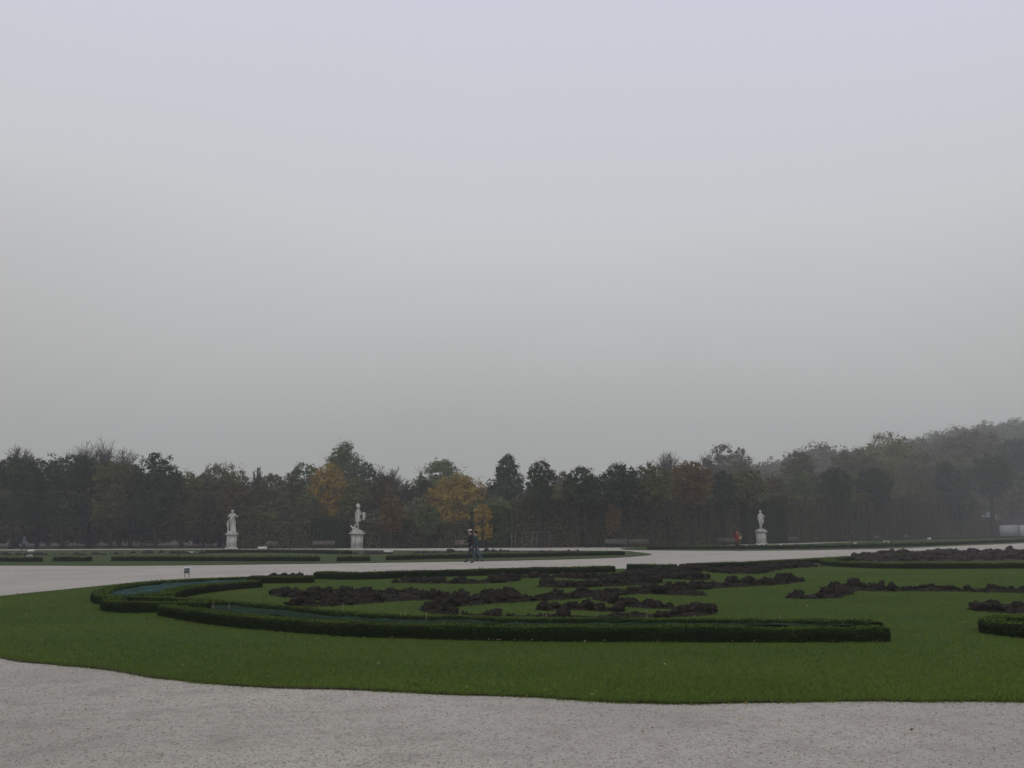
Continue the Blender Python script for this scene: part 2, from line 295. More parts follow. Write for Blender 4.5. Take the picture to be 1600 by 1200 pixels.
# ------------------------------------------------------------------ clipped hedges
def hedge(name, pts, h, w, leaf, dens, label, topn=0., closed=False, seed=1, z0=LZ-.01, cat='hedge', mats=None, group=None, tsh=0., rough=.034, straight=False):
    rs = RS(seed)
    step = max(.12, leaf*5)
    if straight and not closed: p = np.array(pts, float); p = np.vstack([p[i]+(p[i+1]-p[i])*t for i in range(len(p)-1) for t in np.linspace(0, 1, max(2, int(np.linalg.norm(p[i+1]-p[i])/step)), endpoint=False)]+[p[-1:]])
    else: p = resample(pts, step, closed)
    if closed: p = p[:-1]
    n = len(p)
    T = (np.roll(p, -1, 0)-np.roll(p, 1, 0)) if closed else np.gradient(p, axis=0)
    T = T/np.maximum(1e-6, np.linalg.norm(T, axis=1))[:, None]; Nn = np.stack([-T[:, 1], T[:, 0]], 1)
    r = min(.045, h*.2, w*.2)
    prof = np.array([(-1, 0), (-1, .35), (-1, .7), (-1, 1), (-.6, 1.0), (0, 1), (.6, 1.0), (1, 1), (1, .7), (1, .35), (1, 0)], float)
    pr = prof*np.array([w/2, h]); pr[3] = (-w/2+r*.5, h-r*.35); pr[7] = (w/2-r*.5, h-r*.35); pr[0, 0] *= .96; pr[-1, 0] *= .96
    k = len(pr)
    jit = (rs.rand(n, k)-.5)*rough+((fbm(p[:, 0], p[:, 1], .8, seed, 3)-.5)*rough*2.2)[:, None]
    off = pr[None, :, 0]*(1+jit/w*1.2); hh = pr[None, :, 1]*(1+jit/h*.7)*(1+topn*(fbm(p[:, 0], p[:, 1]+seed*7, 1.5, seed, 3)-.5)[:, None]*2)
    V = np.concatenate([p[:, None]+Nn[:, None]*off[..., None], (z0+hh)[..., None]], -1)
    F = []
    nn = n if closed else n-1
    i = np.arange(nn)[:, None]; j = np.arange(k-1)[None]; i2 = (i+1) % n
    F = np.stack([i*k+j, i2*k+j, i2*k+j+1, i*k+j+1], -1).reshape(-1, 4)
    a = Acc(); Vf = V.reshape(-1, 3)
    loc = (float(p[:, 0].mean()), float(p[:, 1].mean()), 0.)
    a.add(Vf, F, 1)
    quadF = [F]
    if not closed:
        for e_ in (0, n-1):
            c = V[e_]; m_ = k//2
            cf = np.array([[q, q+1, k-2-q, k-1-q] for q in range(k//2)]) + e_*k
            a.f.append(cf); a.m.append(np.full(len(cf), 1)); quadF.append(cf)
    QF = np.vstack(quadF); q = Vf[QF]
    ar = .5*np.linalg.norm(np.cross(q[:, 2]-q[:, 0], q[:, 3]-q[:, 1]), axis=1)
    nor = np.cross(q[:, 2]-q[:, 0], q[:, 3]-q[:, 1]); nor /= np.maximum(1e-9, np.linalg.norm(nor, axis=1))[:, None]
    cen = q.mean(1); ref = cen.copy(); mid = Vf.mean(0)
    N_ = int(ar.sum()*dens); pick = rs.choice(len(QF), N_, p=ar/ar.sum())
    u, v_ = rs.rand(N_, 1), rs.rand(N_, 1); qq = q[pick]
    C = (qq[:, 0]*(1-u)+qq[:, 1]*u)*(1-v_)+(qq[:, 3]*(1-u)+qq[:, 2]*u)*v_
    nv = nor[pick]*np.where(nor[pick][:, 2:3] < -.3, -1, 1)
    # outward: compare with hedge axis
    jn = pick < len(F)
    seg = np.where(jn, (pick//(k-1)) % n, 0); ax = np.column_stack([p[seg], np.full(N_, z0+h*.4)])
    flip = (np.einsum('ij,ij->i', nv, C-ax) < 0) & jn; nv[flip] *= -1
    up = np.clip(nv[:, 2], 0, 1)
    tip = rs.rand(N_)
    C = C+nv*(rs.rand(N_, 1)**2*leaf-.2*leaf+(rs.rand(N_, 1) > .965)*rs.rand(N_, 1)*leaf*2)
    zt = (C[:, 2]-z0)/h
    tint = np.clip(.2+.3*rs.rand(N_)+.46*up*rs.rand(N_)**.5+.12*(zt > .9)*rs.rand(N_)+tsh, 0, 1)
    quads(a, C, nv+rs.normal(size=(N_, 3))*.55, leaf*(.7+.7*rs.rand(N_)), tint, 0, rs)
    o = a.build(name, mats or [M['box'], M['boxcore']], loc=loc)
    tag(o, label, cat, group); return o
def hp(L, z): return [P(x, y, z) for x, y in L]
HH = .215; ZT = LZ+HH
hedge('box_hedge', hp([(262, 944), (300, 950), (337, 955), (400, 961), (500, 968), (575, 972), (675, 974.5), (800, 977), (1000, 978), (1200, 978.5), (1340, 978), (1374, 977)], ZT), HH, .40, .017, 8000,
      'long curved low box hedge nearest the camera, along the front of the netted bed', seed=11)
hedge('box_hedge', hp([(286, 940.5), (300, 937.5), (340, 938), (400, 942), (475, 949), (550, 956.5), (625, 959.5), (725, 961.5), (800, 963.5), (1000, 965), (1200, 966), (1325, 966.5), (1350, 968), (1366, 972)], ZT), HH-.01, .26, .018, 4200,
      'low box hedge along the back of the front netted bed, just behind the nearest hedge', seed=12)
hedge('box_hedge', hp([(174, 937), (182, 932.5), (215, 931), (270, 932.5), (318, 936), (335, 939), (300, 940), (240, 940), (200, 940)], ZT), HH, .38, .022, 3800,
      'small oval loop of low box hedge left of the long front hedge', closed=True, seed=13)
hedge('box_hedge', hp([(205, 929), (172, 929.5), (158, 926), (163, 921), (190, 915.5), (230, 910), (300, 905), (388, 901.5)], ZT), HH, .4, .024, 3000,
      'low box hedge wrapping round the leftmost tip of the bed with teal netting', seed=14)
hedge('box_hedge', hp([(216, 928), (250, 928), (262, 923), (290, 917), (330, 912), (365, 909), (400, 906.5)], ZT), HH, .5, .024, 3000,
      'short curved box hedge right of the teal netting', seed=15)
hedge('box_hedge', hp([(391, 900.5), (440, 900.5), (488, 899.5)], ZT), HH, .7, .03, 1800, 'short soil-topped block of box hedge left of the gap in the back row', seed=16, straight=True)
hedge('box_hedge', hp([(499, 894.5), (560, 895.5), (640, 893), (800, 889), (955, 885.5)], ZT), HH+.02, .6, .03, 1800, 'long straight box hedge in the back row, behind the soil heaps left of centre', seed=17)
hedge('box_hedge', hp([(980, 882), (1057, 881.8)], ZT), HH, .7, .03, 1800, 'short box hedge block between two gaps in the back row', seed=18, straight=True)
hedge('box_hedge', hp([(1079, 880.5), (1200, 876.5), (1290, 871.5), (1400, 866), (1480, 861.5)], ZT), HH, .6, .035, 1500, 'long box hedge at the back running towards the far right', seed=19)
hedge('box_hedge', hp([(1320, 871), (1298, 872.5), (1294, 876), (1325, 878.5), (1375, 880), (1450, 880.5), (1600, 879.8), (1800, 878)], ZT), HH+.02, .6, .03, 2200, 'curved box hedge in front of the large dark soil bed at far right', seed=20, tsh=.08)
hedge('box_hedge', hp([(1660, 975), (1600, 972.5), (1560, 968.5), (1551, 965.5), (1556, 962.5), (1590, 961.5), (1680, 962)], ZT), HH, .4, .022, 4600, 'rounded end of a box hedge cut off by the right edge of the picture', seed=21, tsh=.04)
# far parterre hedges
FH = .25
for i, (L, lab) in enumerate([
    ([(-60, 871), (62, 871)], 'far thin dark hedge line at the left edge, by the small white sign'),
    ([(87, 870.5), (140, 870.5)], 'short far dark hedge line just right of the small white-framed sign'),
    ([(178, 870), (400, 870), (497, 870)], 'longest far dark hedge line, in front of the first statue'),
    ([(528, 870), (577, 869.8)], 'short far dark hedge line below the second statue'),
    ([(608, 868.5), (700, 866.5), (800, 864.8), (900, 862.8), (972, 861.5)], 'far hedge line passing behind the walking couple'),
    ([(322, 859.5), (440, 859), (545, 861)], 'far dark hedge line at the foot of the first statue')]):
    hedge('box_hedge', hp(L, LZ+FH), FH, .6, .07, 260, lab, seed=40+i, group='far parterre hedges')
for i, (L, lab) in enumerate([
    ([(1012, 853.5), (1200, 852.5), (1330, 851), (1450, 848), (1600, 843), (1700, 839.5)], 'long far hedge line on the lawn beyond the path, right of centre'),
    ([(1455, 840.5), (1540, 838.8), (1700, 836)], 'farthest hedge line in front of the pale hoarding')]):
    hedge('box_hedge', hp(L, LZ+.3), .3, .9, .12, 120, lab, seed=60+i)
# ------------------------------------------------------------------ netting in beds
def strip(name, A, B, z, label, seed=0, m='net'):
    a = Acc(); n = 80; pa = resample(hp(A, z), .01); pb = resample(hp(B, z), .01)
    ia = np.linspace(0, len(pa)-1, n).astype(int); ib = np.linspace(0, len(pb)-1, n).astype(int); m_ = 8
    V = np.zeros((n, m_, 3)); t = np.linspace(0, 1, m_)
    V[:, :, :2] = pa[ia][:, None]*(1-t)[None, :, None]+pb[ib][:, None]*t[None, :, None]
    V[:, :, 2] = z+(fbm(V[..., 0], V[..., 1], .35, seed)-.5)*.09
    i = np.arange(n-1)[:, None]*m_; j = np.arange(m_-1)[None]
    a.add(V.reshape(-1, 3), np.stack([i+j, i+j+1, i+m_+j+1, i+m_+j], -1).reshape(-1, 4))
    o = a.build(name, M[m], smooth=True); tag(o, label, 'netting'); return o
strip('netting', [(330, 955), (400, 960), (500, 967), (575, 971), (675, 974), (800, 976), (1000, 977), (1200, 978), (1340, 977)], [(330, 941), (400, 945), (475, 952), (550, 959.5), (625, 962), (725, 964), (800, 966), (1000, 967.5), (1200, 968.5), (1340, 969)], .18,
      'dark green netting over the long front bed between its two hedges', 1, 'net_dark')
strip('netting', [(170, 931), (215, 930), (250, 929), (270, 924), (330, 914.5), (385, 907.5)], [(162, 927), (175, 921), (200, 917), (240, 912), (300, 907.5), (385, 903.5)], .185, 'pale teal netting over the bed at the far left end of the lawn', 2)
# canes
ORD = ['leftmost', 'second', 'third', 'fourth', 'fifth', 'sixth', 'seventh', 'eighth', 'ninth', 'tenth', 'eleventh', 'rightmost, twelfth']
for i, (x, y1, y0) in enumerate([(333, 940, 957), (357, 942, 957), (534, 944, 968), (627, 955, 972), (633, 953, 972), (665, 957, 974), (720, 955, 974), (854, 958, 976), (931, 956, 976), (1012, 953, 977), (1085, 961, 978), (1218, 961, 976)]):
    bx, by = P(x, y0, .12); D = by; h = ZD(x, y1, D)
    a = Acc(); tube(a, [(0, 0, 0), (.004, 0, h*.5), (.015*((i % 3)-1), .01, h)], [.006, .005, .004], 5)
    o = a.build('cane', M['cane']); o.location = (bx, by, 0); tag(o, ORD[i]+' thin cane from the left standing in the netting of the front bed', 'cane', 'canes in the front netted bed')
# ------------------------------------------------------------------ soil heaps
def ico():
    t = (1+5**.5)/2
    V = np.array([(-1, t, 0), (1, t, 0), (-1, -t, 0), (1, -t, 0), (0, -1, t), (0, 1, t), (0, -1, -t), (0, 1, -t), (t, 0, -1), (t, 0, 1), (-t, 0, -1), (-t, 0, 1)], float); V /= np.linalg.norm(V[0])
    F = [(0, 11, 5), (0, 5, 1), (0, 1, 7), (0, 7, 10), (0, 10, 11), (1, 5, 9), (5, 11, 4), (11, 10, 2), (10, 7, 6), (7, 1, 8), (3, 9, 4), (3, 4, 2), (3, 2, 6), (3, 6, 8), (3, 8, 9), (4, 9, 5), (2, 4, 11), (6, 2, 10), (8, 6, 7), (9, 8, 1)]
    return V, F
def ico2():
    V, F = ico(); V = list(map(tuple, V)); d = {}; G = []
    def mid(a, b):
        k = (min(a, b), max(a, b))
        if k not in d:
            m_ = np.array(V[a])+np.array(V[b]); m_ /= np.linalg.norm(m_); V.append(tuple(m_)); d[k] = len(V)-1
        return d[k]
    for a, b, c in F:
        x, y, z = mid(a, b), mid(b, c), mid(c, a); G += [(a, x, z), (x, b, y), (z, y, c), (x, y, z)]
    return np.array(V), np.array(G)
IV, IF = ico2(); IV1, IF1 = ico()
def soil(strokes, label, seed, res=.07, mat_=None, clods=34, csz=.062, name='soil_heap'):
    segs = []
    for pts, w, h in strokes:
        q = resample([P(x, y, LZ+.04) for x, y in pts], .4)
        for a_, b_ in zip(q[:-1], q[1:]): segs.append((a_, b_, w*.5, h))
    A = np.array([s[0] for s in segs]); B = np.array([s[1] for s in segs]); Wd = np.array([s[2] for s in segs]); Hd = np.array([s[3] for s in segs])
    lo = np.minimum(A, B).min(0)-Wd.max()*1.5-.3; hi = np.maximum(A, B).max(0)+Wd.max()*1.5+.3
    xs = np.arange(lo[0], hi[0], res); ys = np.arange(lo[1], hi[1], res)
    def field(X, Y):
        best = np.full(X.shape, -9.); H = np.zeros(X.shape)
        for a_, b_, w, h in zip(A, B, Wd, Hd):
            g_ = w*1.55; mnx, mxx = min(a_[0], b_[0])-g_, max(a_[0], b_[0])+g_; mny, mxy = min(a_[1], b_[1])-g_, max(a_[1], b_[1])+g_
            s_ = (X > mnx) & (X < mxx) & (Y > mny) & (Y < mxy)
            if not s_.any(): continue
            x, y = X[s_], Y[s_]; d = b_-a_; t = np.clip(((x-a_[0])*d[0]+(y-a_[1])*d[1])/(d@d+1e-9), 0, 1)
            r = 1-np.hypot(x-a_[0]-t*d[0], y-a_[1]-t*d[1])/w
            old = best[s_]; best[s_] = np.maximum(old, r); hh = H[s_]; H[s_] = np.where(r > old, h, hh)
        return best, H
    X, Y = np.meshgrid(xs, ys)
    best, H = field(X, Y)
    edge = best+(fbm(X, Y, .5, seed, 3)-.5)*.7
    up = np.clip(edge*2.2, 0, 1)
    up = up*up*(3-2*up)
    Z = LZ-.02+H*.66*up*(.25+1.15*fbm(X, Y, .5, seed+3, 5)**1.4)
    nx = len(xs); i = (np.arange(len(ys)-1)[:, None]*nx+np.arange(nx-1)[None]).ravel()
    F = np.stack([i, i+1, i+nx+1, i+nx], 1); ed = edge.ravel()
    F = F[(ed[F] > 0).any(1)]
    used, inv = np.unique(F, return_inverse=True)
    V = np.column_stack([X.ravel(), Y.ravel(), Z.ravel()])[used]
    a = Acc(); a.add(V, inv.reshape(-1, 4))
    # clods
    rs = RS(seed); e_in = used[ed[used] > .12]; area = len(e_in)*res*res
    nc = int(area*clods); rim = used[(ed[used] < .15)]; pk = np.concatenate([rs.choice(e_in, nc), rs.choice(rim, nc//3)]); nrim = nc//3; nc += nrim
    cx = X.ravel()[pk]+rs.uniform(-.05, .05, nc); cy = Y.ravel()[pk]+rs.uniform(-.03, .03, nc); cz = Z.ravel()[pk]
    s = csz*(.4+rs.rand(nc)**3*2.2)
    s[-nrim:] = csz*(.15+.45*rs.rand(nrim)**2); cz[-nrim:] = LZ
    big = len(IV)
    noise = 1+(rs.rand(nc, big)-.5)*1.05
    sc_ = np.stack([s*(.7+.6*rs.rand(nc)), s*(.7+.6*rs.rand(nc)), s*(.5+.4*rs.rand(nc))], 1)
    Q = IV[None]*noise[..., None]*sc_[:, None]
    th = rs.rand(nc)*6.28; c_, s_ = np.cos(th)[:, None], np.sin(th)[:, None]
    Vx = Q[..., 0]*c_-Q[..., 1]*s_+cx[:, None]; Vy = Q[..., 0]*s_+Q[..., 1]*c_+cy[:, None]; Vz = Q[..., 2]+(cz+s*.12)[:, None]
    a.add(np.stack([Vx, Vy, Vz], -1).reshape(-1, 3), (IF[None]+np.arange(nc)[:, None, None]*big).reshape(-1, 3), 0, np.repeat(rs.rand(nc), big))
    loc = (float(V[:, 0].mean()), float(V[:, 1].mean()), 0.)
    o = a.build(name, mat_ or M['soil'], loc=loc); tag(o, label, 'soil'); return o
soil([([(436, 927), (470, 925), (510, 924), (540, 924), (580, 926), (630, 927), (680, 927)], .65, .21), ([(436, 928), (470, 931), (500, 934), (530, 937)], .5, .19),
      ([(475, 944), (510, 943.5), (550, 941), (600, 937), (650, 935), (690, 934), (715, 932)], .55, .2), ([(540, 933), (600, 931), (660, 931)], .9, .22)],
     'forked dark soil heap with its left tip nearest the oval hedge', 101)
soil([([(642, 908.5), (690, 909), (750, 909), (795, 905.5)], .9, .2), ([(800, 901), (860, 901), (910, 902), (950, 903), (985, 903)], .8, .18),
      ([(853, 915), (900, 915), (940, 913.5), (1000, 911), (1014, 908)], .7, .19), ([(985, 906), (1000, 898), (1030, 895), (1062, 892), (1092, 890)], 1.3, .24), ([(1020, 901), (1060, 902), (1092, 904)], .9, .22)],
     'branching dark soil heap below the short hedge block in the back row', 102, res=.09, csz=.075)
soil([([(668, 950), (700, 945), (740, 941), (800, 937), (860, 934), (930, 929), (1000, 925), (1045, 926), (1088, 928)], .6, .24), ([(768, 929), (800, 928)], .8, .24),
      ([(1045, 921), (1080, 918), (1130, 915), (1200, 911), (1232, 907)], .9, .26), ([(935, 934), (962, 939), (985, 944), (1010, 947), (1040, 948), (1075, 950), (1103, 956), (1060, 960), (1015, 961), (960, 961)], .4, .19),
      ([(668, 951), (685, 955), (705, 957)], .4, .22), ([(703, 957), (740, 957.5), (800, 959.5), (850, 960.5), (900, 961), (950, 961)], .3, .12), ([(860, 950), (890, 949.5), (930, 949), (955, 952)], .6, .26)],
     'largest sprawling dark soil heap across the middle of the lawn', 103, res=.06)
soil([([(1133, 892), (1150, 894), (1175, 894), (1200, 888), (1260, 884)], 1.1, .22)], 'low dark soil heap in front of the long back hedge right of centre', 104, res=.1, csz=.08)
soil([([(1243, 932), (1270, 932), (1296, 931), (1312, 923), (1340, 920), (1370, 921), (1430, 921), (1500, 921.5), (1560, 923), (1660, 925)], .6, .22), ([(1310, 916), (1352, 916)], .9, .24)],
     'long narrow dark soil heap on the right half of the lawn', 105)
soil([([(1543, 950), (1570, 953), (1600, 954), (1680, 955)], .7, .3)], 'dark soil heap behind the rounded hedge end at the right edge', 106)
soil([([(1345, 874), (1400, 875), (1500, 874), (1660, 872)], 3.2, .24), ([(1400, 869), (1500, 867), (1680, 865)], 4.5, .42), ([(1574, 866), (1577, 865.5)], .9, .85)], 'large raked soil bed ringed by hedge at far right', 107, res=.14, mat_=M['soil_far'], csz=.1, clods=12, name='soil_bed')
soil([([(436, 899.7), (448, 899.6), (458, 899.6)], .6, .25)], 'small mound of soil topping the short hedge block in the back row', 108)
for k, (L, lab) in enumerate([([(-20, 866), (80, 866.5), (165, 866)], 'far flat soil strip at the left, beside the small white sign'), ([(190, 864), (260, 864), (310, 865)], 'far soil strip behind the white slab left of the first statue'),
    ([(550, 865), (640, 864.5), (700, 863)], 'far soil strip at the foot of the second statue'), ([(715, 862.3), (800, 861.5), (900, 860.8)], 'far soil strip behind the walking couple')]):
    soil([(L, 2.4, .08)], lab, 120+k, res=.3, mat_=M['soil_far'], clods=2, csz=.12, name='soil_bed')
# ------------------------------------------------------------------ grass blades
rs = RS(77); NB = 620000
D = 9 + 40*rs.rand(NB)**2.3; X = (rs.rand(NB)*2-1)*(D*.56+.4); pt = np.column_stack([X, D])
pt = pt[inside(pt, LP)]; n = len(pt)
hgt = (.017+.015*rs.rand(n))*(.85+.3*fbm(pt[:, 0], pt[:, 1], 1.2, 4)); wd = .0022+pt[:, 1]*.0002
th = rs.rand(n)*6.28; ln = rs.normal(size=(n, 2))*.014
b0 = np.column_stack([pt[:, 0]-np.cos(th)*wd, pt[:, 1]-np.sin(th)*wd, np.full(n, LZ-.004)]); b1 = np.column_stack([pt[:, 0]+np.cos(th)*wd, pt[:, 1]+np.sin(th)*wd, np.full(n, LZ-.004)])
tp = np.column_stack([pt+ln, LZ+hgt]); tn = np.clip(rs.rand(n)*.7+(fbm(pt[:, 0], pt[:, 1], 3.5, 31, 4)-.5)*.9+(rs.rand(n) > .985)*.4, 0, 1)
a = Acc(); a.add(np.stack([b0, b1, tp], 1).reshape(-1, 3), np.arange(3*n).reshape(n, 3), 0, np.repeat(tn, 3))
# longer ragged fringe on the near edge
q = LP[(LP[:, 1] < 16)]; fr = q[rs.randint(0, len(q), 26000)]+rs.normal(size=(26000, 2))*np.array([.06, .035]); n = len(fr)
th = rs.rand(n)*6.28; w_ = .004
b0 = np.column_stack([fr[:, 0]-np.cos(th)*w_, fr[:, 1]-np.sin(th)*w_, np.full(n, .008)]); b1 = np.column_stack([fr[:, 0]+np.cos(th)*w_, fr[:, 1]+np.sin(th)*w_, np.full(n, .008)])
tp = np.column_stack([fr+rs.normal(size=(n, 2))*.025, .03+.04*rs.rand(n)])
a.add(np.stack([b0, b1, tp], 1).reshape(-1, 3), np.arange(3*n).reshape(n, 3), 0, np.repeat(np.clip(rs.rand(n)*.8+(rs.rand(n) > .93)*.4, 0, 1), 3))
tag(a.build('grass', M['blade']), 'short green grass blades covering the near lawn', 'grass', kind='stuff')
# gravel stones
NS = 60000; D = 6 + 10*rs.rand(NS)**1.4; X = (rs.rand(NS)*2-1)*(D*.56+.4); pt = np.column_stack([X, D]); pt = pt[~inside(pt, LP)]
q = LP[(LP[:, 1] < 16)]; ex = q[rs.randint(0, len(q), 7000)]+rs.normal(size=(7000, 2))*np.array([.1, .07])-np.array([0, .07]); pt = np.vstack([pt, ex]); n = len(pt)
OV = np.array([(1, 0, 0), (0, 1, 0), (-1, 0, 0), (0, -1, 0), (0, 0, 1), (0, 0, -1)], float); OF = np.array([(0, 1, 4), (1, 2, 4), (2, 3, 4), (3, 0, 4), (1, 0, 5), (2, 1, 5), (3, 2, 5), (0, 3, 5)])
s = .003+.007*rs.rand(n)**3; Q = OV[None]*(1+(rs.rand(n, 6)-.5)*.6)[..., None]*np.stack([s*1.3, s, s*.7], 1)[:, None]
th = rs.rand(n)*6.28; c_, s_ = np.cos(th)[:, None], np.sin(th)[:, None]
zb = .012+.022*(fbm(pt[:, 0], pt[:, 1], 1.1, 3, 4)-.5)*np.clip((15-pt[:, 1])/3, 0, 1)
V = np.stack([Q[..., 0]*c_-Q[..., 1]*s_+pt[:, :1], Q[..., 0]*s_+Q[..., 1]*c_+pt[:, 1:], Q[..., 2]+zb[:, None]+.002], -1)
a = Acc(); a.add(V.reshape(-1, 3), (OF[None]+np.arange(n)[:, None, None]*6).reshape(-1, 3), 0, np.repeat(rs.rand(n), 6))
tag(a.build('gravel_stones', M['stone_grey']), 'loose pale gravel stones on the near path', 'gravel', kind='stuff')
# fallen leaves
n = 230; D = 8.5+22*rs.rand(n)**1.5; X = (rs.rand(n)*2-1)*D*.55; pt = np.column_stack([X, D])
hh = resample(hp([(262, 966), (400, 980), (600, 994), (800, 1001), (1380, 1002)], LZ), .1); pt = np.vstack([pt, hh[rs.randint(0, len(hh), 150)]+rs.normal(size=(150, 2))*.12-np.array([0, .15])])
q = LP[LP[:, 1] < 15]; pt = np.vstack([pt, q[rs.randint(0, len(q), 120)]+rs.normal(size=(120, 2))*.12]); n = len(pt)
a = Acc(); quads(a, np.column_stack([pt, np.where(inside(pt, LP), LZ+.035, .03)]), np.array([[0, 0, 1.]])+rs.normal(size=(n, 3))*.35, .014+.02*rs.rand(n), rs.rand(n)*.8, 0, rs)
tag(a.build('fallen_leaves', M['deadleaf']), 'scattered pale fallen leaves on lawn and path edge', 'leaves', kind='stuff')
# ------------------------------------------------------------------ trees
def crown_cloud(acc, c, R, ncl, leaves, leaf, shape, rs, mat_=0, tshift=0, clr=.2):
    """clumps of leaf quads through a crown volume; c centre, R radii"""
    c = np.array(c, float); R = np.array(R, float)
    u = rs.normal(size=(ncl, 3)); u /= np.linalg.norm(u, axis=1)[:, None]
    if shape == 'box': u = np.sign(u)*np.abs(u)**.55; u /= (np.abs(u)**4).sum(1)[:, None]**.25
    rad = rs.rand(ncl, 1)**.38; q = u*rad
    if shape == 'cone': k = 1-.62*(q[:, 2:]+1)/2; q[:, :2] *= k*1.3
    if shape == 'vase': k = .7+.45*(q[:, 2:]+1)/2; q[:, :2] *= k
    cr_ = clr*(.6+.8*rs.rand(ncl))*R[:2].mean()
    lump = 1+.16*np.sin(u[:, 0]*5+rs.rand()*6)*np.cos(u[:, 2]*4+rs.rand()*6)
    Cc = c+q*np.minimum(lump, 1.07)[:, None]*(R-clr*R[:2].mean()*.75)
    per = max(3, leaves//ncl)
    d = rs.normal(size=(ncl, per, 3)); d /= np.linalg.norm(d, axis=2)[..., None]; rr = (.35+.65*rs.rand(ncl, per, 1)**.6)
    sq = np.array([1.15, 1.15, .8])
    pos = Cc[:, None]+d*rr*cr_[:, None, None]*sq
    out = (pos-c)/R; nrm = d*.7+out*.6+rs.normal(size=d.shape)*.45+np.array([0, 0, .25])
    tint = np.clip(rs.rand(ncl, 1)*.5+rs.rand(ncl, per)*.4+.06+tshift, 0, 1)
    quads(acc, pos.reshape(-1, 3), nrm.reshape(-1, 3), leaf*(.6+.8*rs.rand(ncl*per)), tint.ravel(), mat_, rs)
def branches(acc, p, d, L, r, depth, rs, spread=.5, mat_=0, up=.12, kids=(2, 4), minr=.012):
    n = 4; pts = [np.array(p)]; dd = np.array(d, float)
    for i in range(n):
        dd = dd+rs.normal(size=3)*.1+np.array([0, 0, up*.4]); dd /= np.linalg.norm(dd); pts.append(pts[-1]+dd*L/n)
    tube(acc, pts, np.linspace(r, r*.62, n+1), 5 if r > .06 else 3, mat_, .5, cap=False)
    if depth <= 0: return
    k = rs.randint(kids[0], kids[1]+1)
    for j in range(k):
        t = rs.rand()*.6+.4 if j else 1.; idx = min(n, max(1, int(round(t*n)))); q = pts[idx]
        nd = dd+rs.normal(size=3)*spread+np.array([0, 0, up]); nd /= np.linalg.norm(nd)
        branches(acc, q, nd, L*(.62+.22*rs.rand()), max(minr, r*(.52+.15*rs.rand())), depth-1, rs, spread, mat_, up, kids, minr)
